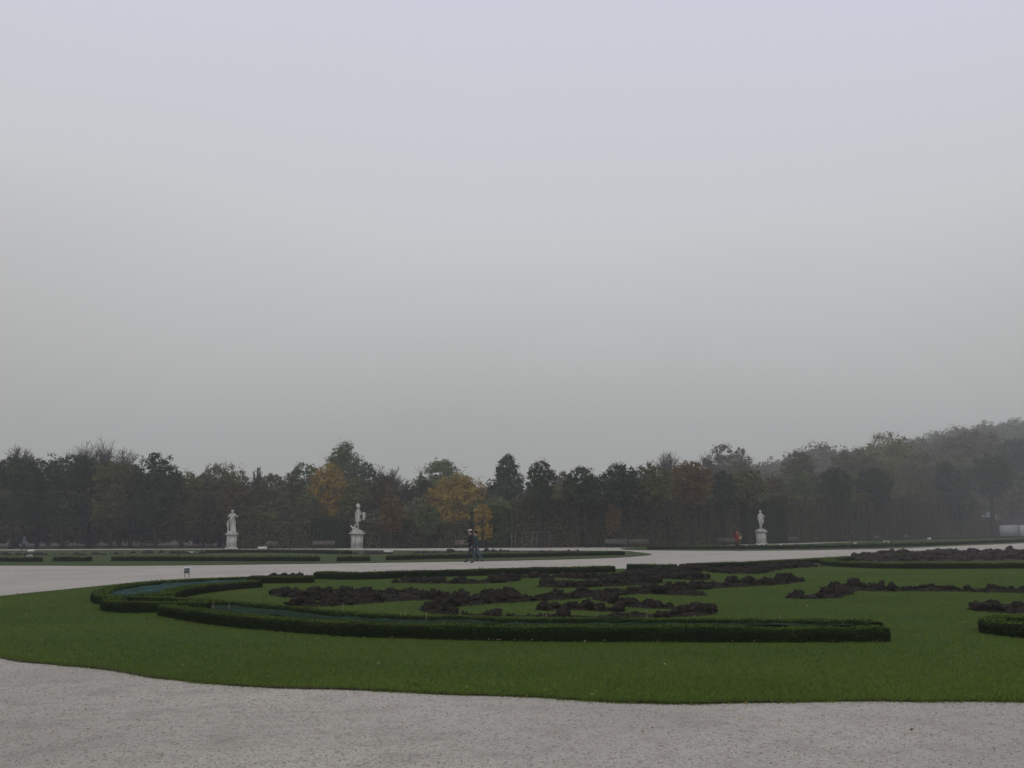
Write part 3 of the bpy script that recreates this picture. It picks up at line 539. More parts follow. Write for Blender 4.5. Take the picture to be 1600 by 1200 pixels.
def tree(px, top, hw, D, kind, shape, label, bot=None, seed=0, leaf=None, group='park trees', trunk_r=None, dens=1., name=None, clr=.2, depth=None, ncl=None, cat='tree', leaf2=None):
    rs = RS(seed+1000); cx = XD(px, D, 780); H = ZD(px, top, D); r = hw/1600*D
    hw = hw*(1.22 if shape == 'box' else 1.1); r = hw/1600*D
    root = empty(name or 'deciduous_tree', (cx, D, 0)); tag(root, label, cat, group)
    zb = ZD(px, bot, D) if bot else max(1.6, H*.22)
    tr = Acc(); rt = trunk_r or max(.16, H*.02)
    lean = rs.normal(size=2)*.15
    if kind == 'bare':
        hb = H*.30
        tube(tr, [(0, 0, -.1), (lean[0]*.5, lean[1]*.5, hb*.5), (lean[0], lean[1], hb)], [rt*1.5, rt*1.1, rt], 8)
        tr.build('trunk', M['bark'], root, smooth=True)
        b = Acc(); f0 = np.array([lean[0], lean[1], hb]); Rd = np.array([r, r, H-hb]); nb = 80
        for k in range(nb):
            u_ = rs.normal(size=3); u_[2] = abs(u_[2])*1.1+.12; u_ /= np.linalg.norm(u_); rr = .62+.2*rs.rand()
            tg = f0+u_*Rd*rr; mid = f0+(tg-f0)*.5+np.array([0, 0, (H-hb)*.12])+rs.normal(size=3)*r*.06
            ts = np.linspace(0, 1, 7)[:, None]; pth = (1-ts)**2*f0+2*ts*(1-ts)*mid+ts**2*tg
            pth[1:-1] += rs.normal(size=(5, 3))*r*.02
            tube(b, pth, np.linspace(rt*.42, .05, 7), 5, 0, .5, cap=False)
            for q in range(2, 7):
                for w_ in range(2 if q < 5 else 3):
                    d = u_*.8+rs.normal(size=3)*.5+np.array([0, 0, .25]); d /= np.linalg.norm(d)
                    branches(b, pth[q], d, r*(.17+.12*rs.rand()), .05, 2 if hw > 30 else 1, rs, .5, up=.08, minr=.024, kids=(2, 3))
        V = np.concatenate(b.v); sz = (H-hb)/(V[:, 2].max()-hb)
        for v in b.v: v[:, 2] = np.where(v[:, 2] > hb, hb+(v[:, 2]-hb)*sz, v[:, 2])
        b.build('crown', M['twig'], root)
        return root
    zc = (H+zb)/2; Rz = (H-zb)/2
    tube(tr, [(0, 0, -.1), (lean[0]*.4, lean[1]*.4, zb*.6), (lean[0], lean[1], zb+Rz*.6), (lean[0], lean[1], zc+Rz*.5)], [rt*1.35, rt, rt*.7, rt*.25], 8)
    for k in range(6):
        th = rs.rand()*6.28; el = .5+.5*rs.rand(); d = np.array([math.cos(th)*math.cos(el), math.sin(th)*math.cos(el), math.sin(el)])
        branches(tr, (lean[0], lean[1], zb+Rz*(.05+.6*rs.rand())), d, r*.55, rt*.35, 1, rs, .4)
    tr.build('trunk', M['bark'], root, smooth=True)
    ca = Acc(); lf_ = leaf or D*.0017
    area = 4*math.pi*((r*r*Rz**1)**(2/3))
    nl = int(min(26000, area*3.2/(lf_*lf_)*.75)*dens)
    ncl_ = ncl or int(260+80*rs.rand())
    crown_cloud(ca, (lean[0], lean[1], zc), (r, r, Rz), ncl_, nl, lf_, shape, rs, 0, 0, clr)
    # ragged twigs of foliage breaking the outline
    m_ = 46; u = rs.normal(size=(m_, 3)); u[:, 2] = abs(u[:, 2])+.2; u /= np.linalg.norm(u, axis=1)[:, None]
    for q in u:
        if shape == 'cone': q = q*np.array([1-.62*(q[2]+1)/2*1.1]*2+[1])
        c_ = np.array([lean[0], lean[1], zc])+q*np.array([r, r, Rz])*(.86+.1*rs.rand()); rr = r*.07*(.5+1.2*rs.rand())
        k_ = 26; dd = rs.normal(size=(k_, 3)); quads(ca, c_+dd*rr*.8, dd, lf_*.8, np.clip(.25+.5*rs.rand(k_), 0, 1), 0, rs)
    ca.build('crown', LM[kind], root)
    return root
T = [
 # front alley at the left: trunks showing below a clipped crown
 (22, 711, 34, 2, 'dark', 'box', 'dark clipped tree at the left edge of the picture', 828),
 (62, 714, 26, 6, 'dark', 'box', 'dark clipped tree second from the left edge', 829),
 (100, 708, 28, 3, 'teal', 'box', 'dark blue-green clipped tree in front of the left part of the bare dome-shaped tree', 830),
 (140, 714, 26, 7, 'dark', 'box', 'dark clipped tree below the middle of the bare dome-shaped tree', 829),
 (176, 719, 26, 3, 'olive', 'box', 'dull brownish clipped tree below the right part of the bare dome-shaped tree', 828),
 (208, 722, 22, 8, 'dark', 'box', 'low narrow dark tree left of the tall dark round-topped tree', 828),
 (246, 705, 38, 2, 'dark', 'round', 'tall dark round-topped tree left of the first statue', 829),
 (286, 735, 26, 5, 'olive', 'box', 'olive tree with a thin visible trunk above the white slab on the lawn', 826),
 # knobbly bare tops and bare trees
 (30, 692, 40, 22, 'bare', '', 'bare knobbly branches rising above the dark trees at the left edge', None),
 (150, 677, 58, 42, 'bare', '', 'large bare dome-shaped tree high above the clipped trees at left', None),
 (190, 697, 30, 36, 'bare', '', 'bare twiggy tree on the right shoulder of the large bare dome-shaped tree', None),
 (345, 723, 46, 18, 'olive', 'round', 'pale olive round tree above the first statue', 832),
 (320, 738, 26, 10, 'grey', 'round', 'thin grey-brown tree left of the first statue', 846),
 (372, 750, 26, 8, 'brown', 'round', 'low brown tree just behind the first statue', 836),
 (405, 728, 14, 26, 'bare', '', 'small knobbly bare top between the pale olive tree and the brown tree', None),
 (425, 737, 28, 20, 'brown', 'round', 'reddish brown tree with thin foliage right of the first statue', 846),
 (452, 738, 24, 12, 'grey', 'round', 'grey-green bushy tree between the two left statues', 846),
 (476, 720, 30, 30, 'green', 'round', 'mid green tree on the left shoulder of the tallest central tree', 846),
 (536, 687, 50, 45, 'green', 'cone', 'tallest dark green pointed tree, behind the orange tree', 846),
 (574, 722, 26, 40, 'dark', 'round', 'dark green tree on the right shoulder of the tallest central tree', 846),
 (511, 723, 34, 14, 'orange', 'round', 'bright orange tree in front of the tallest central tree', 846),
 (480, 770, 22, 10, 'olive', 'round', 'low olive tree at the left foot of the bright orange tree', 835),
 (556, 743, 26, 12, 'olive', 'round', 'olive tree directly above the second statue', 846),
 (600, 742, 26, 15, 'brown', 'round', 'brown tree between the second statue and the walking couple', 846),
 (604, 724, 36, 38, 'bare', '', 'bare twiggy tree between the tallest tree and the green dome', None),
 (632, 750, 22, 20, 'bare', '', 'small bare tree left of the green dome-shaped tree', None),
 (690, 715, 50, 55, 'green', 'round', 'green dome-shaped tree behind the yellow tree', 846),
 (660, 748, 24, 22, 'dark', 'round', 'dark tree at the left foot of the green dome-shaped tree', 846),
 (712, 737, 50, 14, 'yellow', 'round', 'large golden yellow tree left of the dark spiky tree', 846),
 (612, 772, 19, -3, 'rust', 'round', 'rusty orange bush-like tree right of the second statue', 838),
 (665, 790, 20, -3, 'green', 'round', 'low green tree below the left side of the yellow tree', 840),
 (754, 786, 13, -3, 'orange', 'box', 'narrow orange clipped tree behind the walking couple', 848),
 (792, 706, 34, 22, 'teal', 'cone', 'dark blue-green spiky tree right of the yellow tree', 830),
 (844, 718, 24, -3, 'dark', 'vase', 'narrow dark tree with an open knobbly top, right of the spiky tree', 808),
 (882, 737, 22, 34, 'grey', 'round', 'small hazy tree in the lowest dip of the skyline', 815),
 (868, 757, 24, 12, 'olive', 'round', 'low olive tree below the lowest dip of the skyline', 815),
 (916, 730, 32, -3, 'dark', 'round', 'dark tree with layered branches right of the skyline dip', 800),
 (970, 722, 32, -3, 'teal', 'vase', 'dark green tree with upright branch tips in the centre right', 805),
 (1016, 722, 30, -3, 'olive', 'round', 'yellow-tinged olive tree left of the rusty round tree', 800),
 (958, 786, 13, -3, 'rust', 'round', 'small rusty tree in front of the clipped hedge wall', 838),
 (1045, 703, 32, 60, 'bare', '', 'hazy bare tree above the olive and rusty trees', None),
 (1080, 719, 34, -3, 'rust', 'round', 'rusty-topped round tree right of the hazy bare tree', 802),
 (1142, 692, 44, 95, 'grey', 'round', 'large hazy grey tree above the clipped hedge in the right half', 810),
 (1105, 704, 26, 85, 'bare', '', 'hazy bare tree on the left of the large hazy grey tree', None),
 (1130, 735, 20, -3, 'teal', 'round', 'dark round tree below the large hazy grey tree', 806),
 (1168, 732, 27, -3, 'olive', 'round', 'olive tree above and left of the third statue', 800),
 (1206, 744, 22, 16, 'brown', 'round', 'low brownish tree directly above the third statue', 812),
 (1252, 702, 30, 60, 'brown', 'round', 'tall dark brown hazy tree where the hill begins', 805),
 (1252, 735, 32, 10, 'green', 'round', 'pale green-topped tree right of the third statue', 812),
 (1306, 730, 26, -3, 'teal', 'round', 'dark clipped round tree first of two on the right', 798),
 (1364, 730, 30, -3, 'teal', 'round', 'dark clipped round tree second of two on the right', 800),
 (1335, 700, 44, 50, 'grey', 'round', 'hazy grey tree on the slope between the two dark clipped trees', 800),
 (1395, 675, 56, 70, 'lime', 'round', 'broad hazy yellow-green tree below the wooded hill', 800),
 (1432, 722, 30, 40, 'grey', 'round', 'grey-brown tree right of the broad yellow-green tree', 800),
 (1482, 718, 36, -3, 'teal', 'cone', 'large dark blue-green tree left of the pale pavilion', 815),
 (1520, 668, 62, 60, 'grey', 'round', 'broad tall grey-olive tree below the wooded hill at right', 780),
 (1550, 708, 34, -9, 'dark', 'round', 'tree with a thick dark bare trunk before the pale pavilion', 782),
 (1600, 682, 40, 20, 'teal', 'round', 'tall dark tree cut off by the right edge of the picture', 790),
 (1440, 752, 24, 8, 'brown', 'round', 'low brown tree left of the large dark blue-green tree', 810),
]
for i, (px, top, hw, off, kind, shape, lab, bot) in enumerate(T):
    D = float(wallD(px))+off
    tree(px, top, hw, D, kind, shape, lab, bot, seed=i*7, clr=.14 if hw > 25 else .17, depth=6 if hw > 30 else 5, trunk_r=.55 if px == 1550 else None)
# tall clipped hedge wall in sections
cuts = [372, 430, 490, 545, 600, 660, 735, 800, 850, 905, 960, 1030, 1090, 1150, 1215, 1280, 1345, 1400, 1460, 1525, 1558]
wl = ['behind and right of the first statue', 'midway between the two left statues', 'just left of the second statue', 'directly behind the second statue', 'left of the walking couple under the rusty tree',
      'behind the walking couple', 'right of the walking couple', 'behind the left half of the thin metal frame', 'right of the thin metal frame', 'with a yellowish face right of centre', 'with a rusty top right of centre',
      'behind the long bench right of centre', 'behind the person in red', 'just left of the third statue', 'directly behind the third statue', 'right of the third statue', 'behind the small framed white sign', 'where the hedge recedes right of the framed sign', 'at the far right end', 'low at its very end, in front of the pavilion']
tops = [808, 816, 812, 818, 812, 815, 792, 784, 780, 786, 778, 784, 782, 786, 782, 778, 780, 782, 788, 813]
kinds = ['wall', 'wallbr', 'dark', 'wallbr', 'wallbr', 'wall', 'green', 'wall', 'wallbr', 'olive', 'wallbr', 'wall', 'wall', 'dark', 'wall', 'olive', 'wall', 'brown', 'wallbr', 'wallbr']
for i in range(len(cuts)-1):
    x0, x1 = cuts[i]+1.5, cuts[i+1]-1.0; D0, D1 = float(wallD(x0)), float(wallD(x1)); h = ZD((x0+x1)/2, tops[i], (D0+D1)/2)
    d = .6*math.sin(i*2.3)
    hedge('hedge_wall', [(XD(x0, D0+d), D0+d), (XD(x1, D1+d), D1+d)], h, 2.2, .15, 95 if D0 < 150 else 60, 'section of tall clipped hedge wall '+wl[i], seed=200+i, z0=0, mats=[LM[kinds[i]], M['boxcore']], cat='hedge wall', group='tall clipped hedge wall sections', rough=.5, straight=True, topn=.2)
# woodland mass closing the gaps behind the named trees
def wood(name, label, L, leaf, seed, km, R0, offs):
    a = Acc(); rs = RS(seed)
    for px, top, D in L:
        cx = XD(px, D, 780); H = ZD(px, top, D); r = R0*(.8+.5*rs.rand())
        zb = offs(cx, D) if callable(offs) else offs
        crown_cloud(a, (cx, D, (H+zb)/2), (r, r, max(1, (H-zb)/2)), 70, int(3000*R0/5), leaf, 'box', rs, rs.randint(0, len(km)), 0, .26)
    o = a.build(name, [LM[k] for k in km]); tag(o, label, 'wood', kind='stuff'); return o
rs = RS(5); L = []
prof = lambda x: np.interp(x, [-60, 200, 330, 420, 620, 760, 880, 960, 1040, 1200, 1300, 1450, 1600, 1750], [728, 730, 748, 755, 752, 750, 752, 744, 738, 738, 728, 712, 705, 700])
for px in np.arange(-80, 1760, 22): L.append((px+rs.normal()*4, prof(px)+rs.normal()*6, float(wallD(px))+26+rs.rand()*8))
for px in np.arange(-80, 1760, 24): L.append((px+rs.normal()*4, prof(px)+26+rs.normal()*6, float(wallD(px))+14+rs.rand()*5))
wood('woodland', 'dense mass of dull green woodland closing the gaps behind the named trees', L, .3, 6, ['dark', 'olive', 'grey', 'brown', 'green'], 4.2, .8)
L = [(px+rs.normal()*5, ZP, float(wallD(px))+20+rs.rand()*10) for px, ZP in [(q, 800+rs.normal()*6) for q in np.concatenate([np.arange(-80, 400, 9), np.arange(1420, 1760, 10)])]]
a = Acc()
for px, top, D in L:
    H = ZD(px, top, D); crown_cloud(a, (XD(px, D, 780), D, H/2), (1.9, 1.9, H/2), 24, 650, .3, 'box', rs, rs.randint(0, 3), 0, .35)
tag(a.build('undergrowth', [LM['dark'], LM['olive'], LM['brown']]), 'dark undergrowth behind the tree trunks', 'wood', kind='stuff')
# hill
def hillH(x, y):
    a_ = x/np.maximum(y, 1); return 21*np.clip((a_-.08)/.22, 0, 1)**.9*np.clip((y-258)/88, 0, 1)+26.5*np.clip((a_-.335)/.13, 0, 1)**.5*np.clip((y-390)/130, 0, 1)
xs = np.linspace(20, 620, 70); ys = np.linspace(250, 760, 60); XX, YY = np.meshgrid(xs, ys); nx = len(xs)
i = (np.arange(len(ys)-1)[:, None]*nx+np.arange(nx-1)[None]).ravel()
a = Acc(); a.add(np.column_stack([XX.ravel(), YY.ravel(), hillH(XX, YY).ravel()+.02-.1*(YY.ravel() < 256)]), np.stack([i, i+1, i+nx+1, i+nx], 1)); tag(a.build('hill', M['floor'], smooth=True), kind='structure')
a = Acc(); rs = RS(9); nh = 0
for D in np.arange(272, 600, 12):
    for px in np.arange(1000, 1720, 1600*8.5/D):
        x = XD(px, D)+rs.normal()*2; y = D+rs.normal()*3; g0 = float(hillH(x, y))
        if g0 < 2: continue
        hh = 9.5+3.5*rs.rand(); r = 5.2*(.8+.5*rs.rand())
        crown_cloud(a, (x, y, g0+hh*.58), (r, r, hh*.48), 22, 420, .62, 'round', rs, rs.randint(0, 4), 0, .27); nh += 1
tag(a.build('hillside_wood', [LM['grey'], LM['brown'], LM['olive'], LM['grey']]), 'hazy wooded hillside rising to the right behind the park', 'wood', kind='stuff')
# ------------------------------------------------------------------ figures
def skinned(name, V, E, Rr, tags, mats, parent, sub=1, tri=None):
    me = bpy.data.meshes.new(name+'_cage'); me.from_pydata(V, E, []); o = bpy.data.objects.new(name, me); COL.objects.link(o)
    md = o.modifiers.new('skin', 'SKIN'); md.use_smooth_shade = True
    sk = me.skin_vertices[0].data if len(me.skin_vertices) else None
    if sk is None:
        import bmesh
        bm = bmesh.new(); bm.from_mesh(me); bm.verts.layers.skin.verify(); bm.to_mesh(me); bm.free(); sk = me.skin_vertices[0].data
    for i, r in enumerate(Rr): sk[i].radius = r if isinstance(r, tuple) else (r, r)
    sk[0].use_root = True
    ms = o.modifiers.new('sub', 'SUBSURF'); ms.levels = sub; ms.render_levels = sub
    dg = bpy.context.evaluated_depsgraph_get(); nm = bpy.data.meshes.new_from_object(o.evaluated_get(dg))
    nm.name = name; o.modifiers.clear(); o.data = nm; bpy.data.meshes.remove(me)
    nm.materials.clear()
    for m_ in mats: nm.materials.append(m_)
    seg = [(np.array(V[a]), np.array(V[b]), tags[b]) for a, b in E]
    for pl in nm.polygons:
        c = np.array(pl.center); best = 9; tg = 0
        for a_, b_, t_ in seg:
            d = b_-a_; t = min(1, max(0, float((c-a_)@d/(d@d+1e-9)))); q = np.linalg.norm(c-a_-d*t)
            if q < best: best = q; tg = t_
        pl.material_index = min(tg, len(mats)-1); pl.use_smooth = True
    o.parent = parent; return o
def body(parent, name, mats, legs=((.25, .1), (-.25, .25)), arms=((-.25, .25), (.3, .35)), bulk=1., lean=0., out=.12, heads=0.):
    """faces -Y. legs: (thigh swing fwd, knee bend); arms: (shoulder swing fwd, elbow bend[, outward]) ; tags 0 skin 1 top 2 legs 3 shoes"""
    V, E, R, Tg = [], [], [], []
    def add(p, r, t, par=None):
        V.append(tuple(p)); R.append(r if isinstance(r, tuple) else (r, r)); Tg.append(t)
        if par is not None: E.append((par, len(V)-1))
        return len(V)-1
    L0 = lean
    pel = add((0, 0, .93), (.135*bulk, .11*bulk), 2)
    w = add((0, -L0*.1, 1.08), (.14*bulk, .11*bulk), 1, pel); ch = add((0, -L0*.22, 1.27), (.165*bulk, .12*bulk), 1, w); up = add((0, -L0*.3, 1.41), (.13*bulk, .09), 1, ch)
    nk = add((0, -L0*.35-.01, 1.50), (.055, .055), 0, up); hd = add((0, -L0*.4-.02, 1.59), (.075, .085), 0, nk); h2 = add((heads, -L0*.42-.015, 1.66), (.083, .098), 0, hd); h3 = add((heads, -L0*.42, 1.725), (.06, .07), 0, h2)
    add((heads, -L0*.42-.105, 1.635), (.017, .017), 0, h2)
    for s, (sw, be) in zip((-1, 1), legs):
        hip = add((s*.095, 0, .88), (.09*bulk, .09*bulk), 2, pel)
        k = (s*.1, -math.sin(sw)*.42, .88-math.cos(sw)*.42); kn = add(k, (.062*bulk, .065*bulk), 2, hip)
        a2 = sw-be; an_ = (s*.1, k[1]-math.sin(a2)*.41, k[2]-math.cos(a2)*.41); an = add(an_, (.045, .045), 2, kn)
        he = add((an_[0], an_[1]+.01, an_[2]-.035), (.042, .042), 3, an); add((an_[0]+s*.02, an_[1]-.16, an_[2]-.05+max(0, -a2)*.02-max(0, be-.2)*.05), (.035, .028), 3, he)
    for s, A in zip((-1, 1), arms):
        sw, be = A[:2]; ou = A[2] if len(A) > 2 else out; fi = A[3] if len(A) > 3 else 0
        sh = add((s*.185, -L0*.28, 1.395), (.062*bulk, .062*bulk), 1, up)
        e = (s*(.2+ou), -L0*.25-math.sin(sw)*.29, 1.395-math.cos(sw)*.28); el = add(e, (.048*bulk, .048*bulk), 1, sh)
        a2 = sw+be; wr_ = (e[0]-s*fi, e[1]-math.sin(a2)*.25, e[2]-math.cos(a2)*.25); wr = add(wr_, (.032, .032), 1, el)
        f = np.array([-s*fi*.5, -math.sin(a2), -math.cos(a2)]); pm = np.array(wr_)+f*.08; pa = add(pm, (.03, .02), 0, wr)
        for j in range(4): add(pm+f*(.07+.012*(j in (1, 2)))+np.array([0, (j-1.5)*.02, 0])+np.array([-s*.012, 0, 0]), .008, 0, pa)
        add(pm+f*.02+np.array([-s*.02, -.04, 0]), .01, 0, pa)
    return skinned(name, V, E, R, Tg, mats, parent, 1)
def ell(acc, c, r, n=12, m_=8, zmin=-1, tint=.5):
    th = np.linspace(0, 2*math.pi, n, endpoint=False); ph = np.linspace(math.asin(max(-1, zmin)), math.pi/2, m_)
    V = np.array([(c[0]+r[0]*math.cos(p)*math.cos(t), c[1]+r[1]*math.cos(p)*math.sin(t), c[2]+r[2]*math.sin(p)) for p in ph for t in th])
    i = np.arange(m_-1)[:, None]*n; j = np.arange(n)[None]; k = (j+1) % n
    acc.add(V, np.stack([i+j, i+k, i+n+k, i+n+j], -1).reshape(-1, 4), 0, tint)
def person(px, py, label, rz, top, legs_, shoes, hair=True, scale=1., hat=None, **kw):
    x, y = P(px, py, .01)
    r = empty('person', (x, y, .012), rz); r.scale = (scale,)*3; tag(r, label, 'person')
    kw.setdefault('bulk', 1.15)
    body(r, 'body', [M['skin'], cloth('jacket', top), cloth('trousers', legs_), cloth('shoes', shoes)], **kw)
    L0 = kw.get('lean', 0)
    if hair:
        a = Acc(); ell(a, (0, -L0*.42+.022, 1.665), (.094, .105, .105), 14, 9, -.55); a.build('hair', M['hair'], r, smooth=True)
    if hat:
        a = Acc(); ell(a, (0, -L0*.42, 1.70), (.1, .113, .08), 14, 6, 0); tube(a, [(0, -.06, 1.705), (0, -.19, 1.695)], [.075, .05], 10); a.build('cap', hat, r, smooth=True)
    # jacket hem / collar as a garment shell
    a = Acc(); th = np.linspace(0, 2*math.pi, 18, endpoint=False); V = []
    b = kw['bulk']
    for z, rx, ry in ((.80, .168, .135), (.95, .17, .14), (1.1, .158, .13), (1.28, .182, .14), (1.40, .16, .115), (1.47, .08, .075)):
        for t in th: V.append((rx*b*math.cos(t)*(1+.03*math.sin(5*t+z*9)), -L0*max(0, z-.93)*.6+ry*b*math.sin(t)*(1+.03*math.cos(4*t+z*7)), z))
    n = 18; i = np.arange(5)[:, None]*n; j = np.arange(n)[None]; k = (j+1) % n
    a.add(V, np.stack([i+j, i+k, i+n+k, i+n+j], -1).reshape(-1, 4)); a.build('jacket', cloth('jacket', top), r, smooth=True)
    return r
W_ = -math.pi/2  # local -Y turned to world -X : walking to the left
person(736.5, 879, 'man in a pale cap and dark jacket walking left, on the left of the couple', W_, (.022, .02, .026), (.03, .035, .045), (.012, .012, .014), hat=cloth('cap', (.4, .4, .38)), legs=((.34, .08), (-.3, .35)), arms=((-.3, .3), (.5, .7)), scale=1.02, lean=.12)
person(745, 879.6, 'dark-haired person in a grey-green jacket and jeans walking left, on the right of the couple', W_, (.035, .045, .042), (.06, .085, .10), (.015, .015, .016), legs=((.3, .08), (-.28, .4)), arms=((.3, .3), (-.35, .3)), scale=.98, lean=.16, bulk=1.25)
rp = person(1152, 861, 'person in a red jacket and dark trousers walking along the far edge of the path', W_+math.pi-.5, (.19, .03, .034), (.02, .022, .026), (.012, .012, .012), legs=((.3, .05), (-.3, .3)), arms=((.5, 1.3), (-.25, .5)), scale=1.0, bulk=1.12)
person(37, 861.5, 'person in a pale blue-grey jacket near the left edge, behind the small white signs', W_+.4, (.13, .15, .20), (.04, .045, .055), (.015, .015, .016), legs=((.3, .1), (-.3, .3)), scale=.95)
person(1332, 846.5, 'distant person in dark clothes standing right of the third statue', .4, (.05, .035, .035), (.03, .03, .035), (.012, .012, .012), legs=((.1, .05), (-.1, .1)))
person(1482, 839.5, 'distant person in a white top under the large dark tree at right', .2, (.45, .45, .43), (.05, .03, .03), (.012, .012, .012), legs=((.1, .05), (-.1, .1)), scale=1.05)
# tan shoulder bag carried by the person in red
x, y = P(1152, 861, .01)
a = Acc(); box(a, (0, 0, 0), (.3, .13, .24), taper=.1); a.v[-1] = a.v[-1]
tube(a, [(-.13, 0, .1), (-.1, .02, .3), (0, .05, .42), (.1, .02, .3), (.13, 0, .1)], .012, 5)
o = a.build('shoulder_bag', cloth('bag_tan', (.4, .3, .2))); o.location = (x+.2, y-.24, 1.12); o.rotation_euler = (0, 0, .3); tag(o, 'small tan bag held against the chest of the person in red', 'bag')
# ------------------------------------------------------------------ statues
def fold_cloth(name, prof, parent, m, cx=0, cy=0, folds=9, amp=.07, n=48, twist=1., leanx=0):
    """prof: (z, rx, ry, dx)"""
    a = Acc(); V = []
    for z, rx, ry, dx in prof:
        for t in np.linspace(0, 2*math.pi, n, endpoint=False):
            f = 1+amp*math.sin(folds*t+twist*z*3)+amp*.5*math.sin((folds*2+1)*t-z*5)
            V.append((cx+dx+rx*f*math.cos(t), cy+ry*f*math.sin(t), z))
    i = np.arange(len(prof)-1)[:, None]*n; j = np.arange(n)[None]; k = (j+1) % n
    a.add(V, np.stack([i+j, i+k, i+n+k, i+n+j], -1).reshape(-1, 4)); return a.build(name, m, parent, smooth=True)
def pedestal(root, rz, w=.86, h=1.62):
    g = M['marble']; e = empty('pedestal_pivot', (0, 0, 0))
    bpy.data.objects.remove(e)
    a = Acc(); box(a, (0, 0, h*.53), (w, w, h*.78), rz); 
    # raised border mouldings on each face, leaving a sunk panel
    for k in range(4):
        th = rz+k*math.pi/2; c, s = math.cos(th), math.sin(th)
        def loc(u, z): return (u*c+(w/2+.008)*s, u*s-(w/2+.008)*c, z)
        for u in (-w*.42, w*.42): box(a, loc(u, h*.53), (.10, .05, h*.74), th)
        for z in (h*.19, h*.87): box(a, loc(0, z), (w*.74, .046, .09), th)
    d = a.build('pedestal', g, root)
    b = Acc(); box(b, (0, 0, .06), (w*1.4, w*1.4, .14), rz); box(b, (0, 0, .165), (w*1.26, w*1.26, .075), rz, taper=.06); o = b.build('base_moulding', g, d)
    c = Acc(); box(c, (0, 0, h*.94), (w*1.12, w*1.12, .06), rz); box(c, (0, 0, h), (w*1.46, w*1.46, .10), rz); box(c, (0, 0, h+.075), (w*1.3, w*1.3, .05), rz); c.build('cornice', g, d)
    p = Acc(); box(p, (0, 0, h+.18), (w*1.06, w*1.06, .17), rz)
    rs = RS(3); 
    for q in range(14):
        t = rs.rand()*6.28; ell(p, (math.cos(t)*w*.36, math.sin(t)*w*.36, h+.26), (.13, .12, .07+.05*rs.rand()), 8, 5, -.5)
    p.build('plinth', g, root); return h+.28
def statue(px, py, label, prz, frz, sc_):
    x, y = P(px, py, .01); r = empty('statue', (x, y, .01)); tag(r, label, 'statue', 'white statues on pedestals')
    zt = pedestal(r, prz)
    return r, zt
def place(o, zt, s, rz, dx=0, dy=0):
    o.location = (dx, dy, zt); o.scale = (s,)*3; o.rotation_euler = (0, 0, rz)
mm = [M['marble']]
# first: draped leaning figure with elbow out, small child at its side
r1, zt = statue(361.5, 858, 'weathered statue of a draped figure with one elbow out, leftmost of three', math.radians(29), 0, 1)
f = body(r1, 'figure', mm, legs=((.12, .1), (-.02, .05)), arms=((.5, 1.3, .1, .12), (.7, 1.9, .26, .22)), bulk=1.2, out=.12, lean=.1); place(f, zt, 1.34, .1)
c = fold_cloth('drapery', [(.0, .2, .2, .1), (.2, .19, .18, .1), (.5, .2, .18, .07), (.85, .215, .18, .04), (1.05, .165, .15, .01), (1.2, .185, .155, 0), (1.34, .17, .13, -.01), (1.42, .09, .08, 0)], f, mm[0], folds=8, amp=.12)
c2 = Acc()
for k in range(9): t = k/8; ell(c2, (.17-.34*t, -.14-.05*math.sin(t*3.1), 1.32-.38*t), (.085, .06, .07), 8, 6)
c2.build('sash', mm[0], f, smooth=True)
ch = body(r1, 'child_figure', mm, legs=((.3, .2), (-.1, .1)), arms=((1.2, .8, .1), (1.6, .5, .1)), bulk=1.5); place(ch, zt-.02, .76, 1.2, -.44, -.02)
a = Acc(); ell(a, (0, -.05, 1.68), (.1, .12, .125), 14, 9, -.5); ell(a, (0, .08, 1.70), (.08, .08, .07), 10, 6); a.build('hair', mm[0], f, smooth=True)
# second: helmeted warrior, kilt, shield arm forward, hound at the feet
r2, zt = statue(557.5, 860, 'white statue of a helmeted warrior in a tunic, animal at his feet, left of centre', math.radians(29), 0, 1)
RZ2 = math.pi/2-.35
f = body(r2, 'figure', mm, legs=((.12, .05), (-.35, .35)), arms=((-.15, .15, .1), (.35, 1.1, .06)), bulk=1.08, lean=.05); place(f, zt+.05, 1.35, RZ2, .06)
fold_cloth('tunic', [(.62, .24, .2, 0), (.8, .215, .18, 0), (1.0, .17, .145, 0), (1.2, .185, .155, 0), (1.36, .18, .13, 0), (1.44, .09, .09, 0)], f, mm[0], folds=12, amp=.05)
a = Acc(); ell(a, (0, -.02, 1.69), (.125, .15, .13), 14, 8, -.4)
tube(a, [(0, .16, 1.72), (0, .1, 1.83), (0, -.02, 1.87), (0, -.13, 1.82)], [.035, .06, .06, .03], 6); a.build('helmet', mm[0], f, smooth=True)
a = Acc(); rs = RS(4)
for k in range(8): t = k/7; ell(a, (.2, -.36+.02*math.sin(k), 1.2-.42*t), (.10+.03*math.sin(k*2), .15-.04*t, .085), 8, 6)
a.build('cloak_end', mm[0], f, smooth=True)
V = [(0, 0, .22), (.12, 0, .24), (.26, 0, .26), (.40, 0, .36), (.47, 0, .44), (.58, 0, .42), (-.12, 0, .16), (-.3, 0, .12), (.24, .07, .1), (.26, .08, 0), (.24, -.07, .1), (.26, -.08, 0), (-.1, .08, .06), (.0, .1, 0), (-.1, -.08, .06), (0, -.1, 0)]
dg_ = skinned('hound_figure', V, [(0, 1), (1, 2), (2, 3), (3, 4), (4, 5), (0, 6), (6, 7), (2, 8), (8, 9), (2, 10), (10, 11), (6, 12), (12, 13), (6, 14), (14, 15)], [.1, .09, .1, .06, .07, .035, .08, .02, .04, .03, .04, .03, .05, .03, .05, .03], [0]*16, mm, r2); place(dg_, zt-.02, 1.1, math.pi-.3, -.12, -.05)
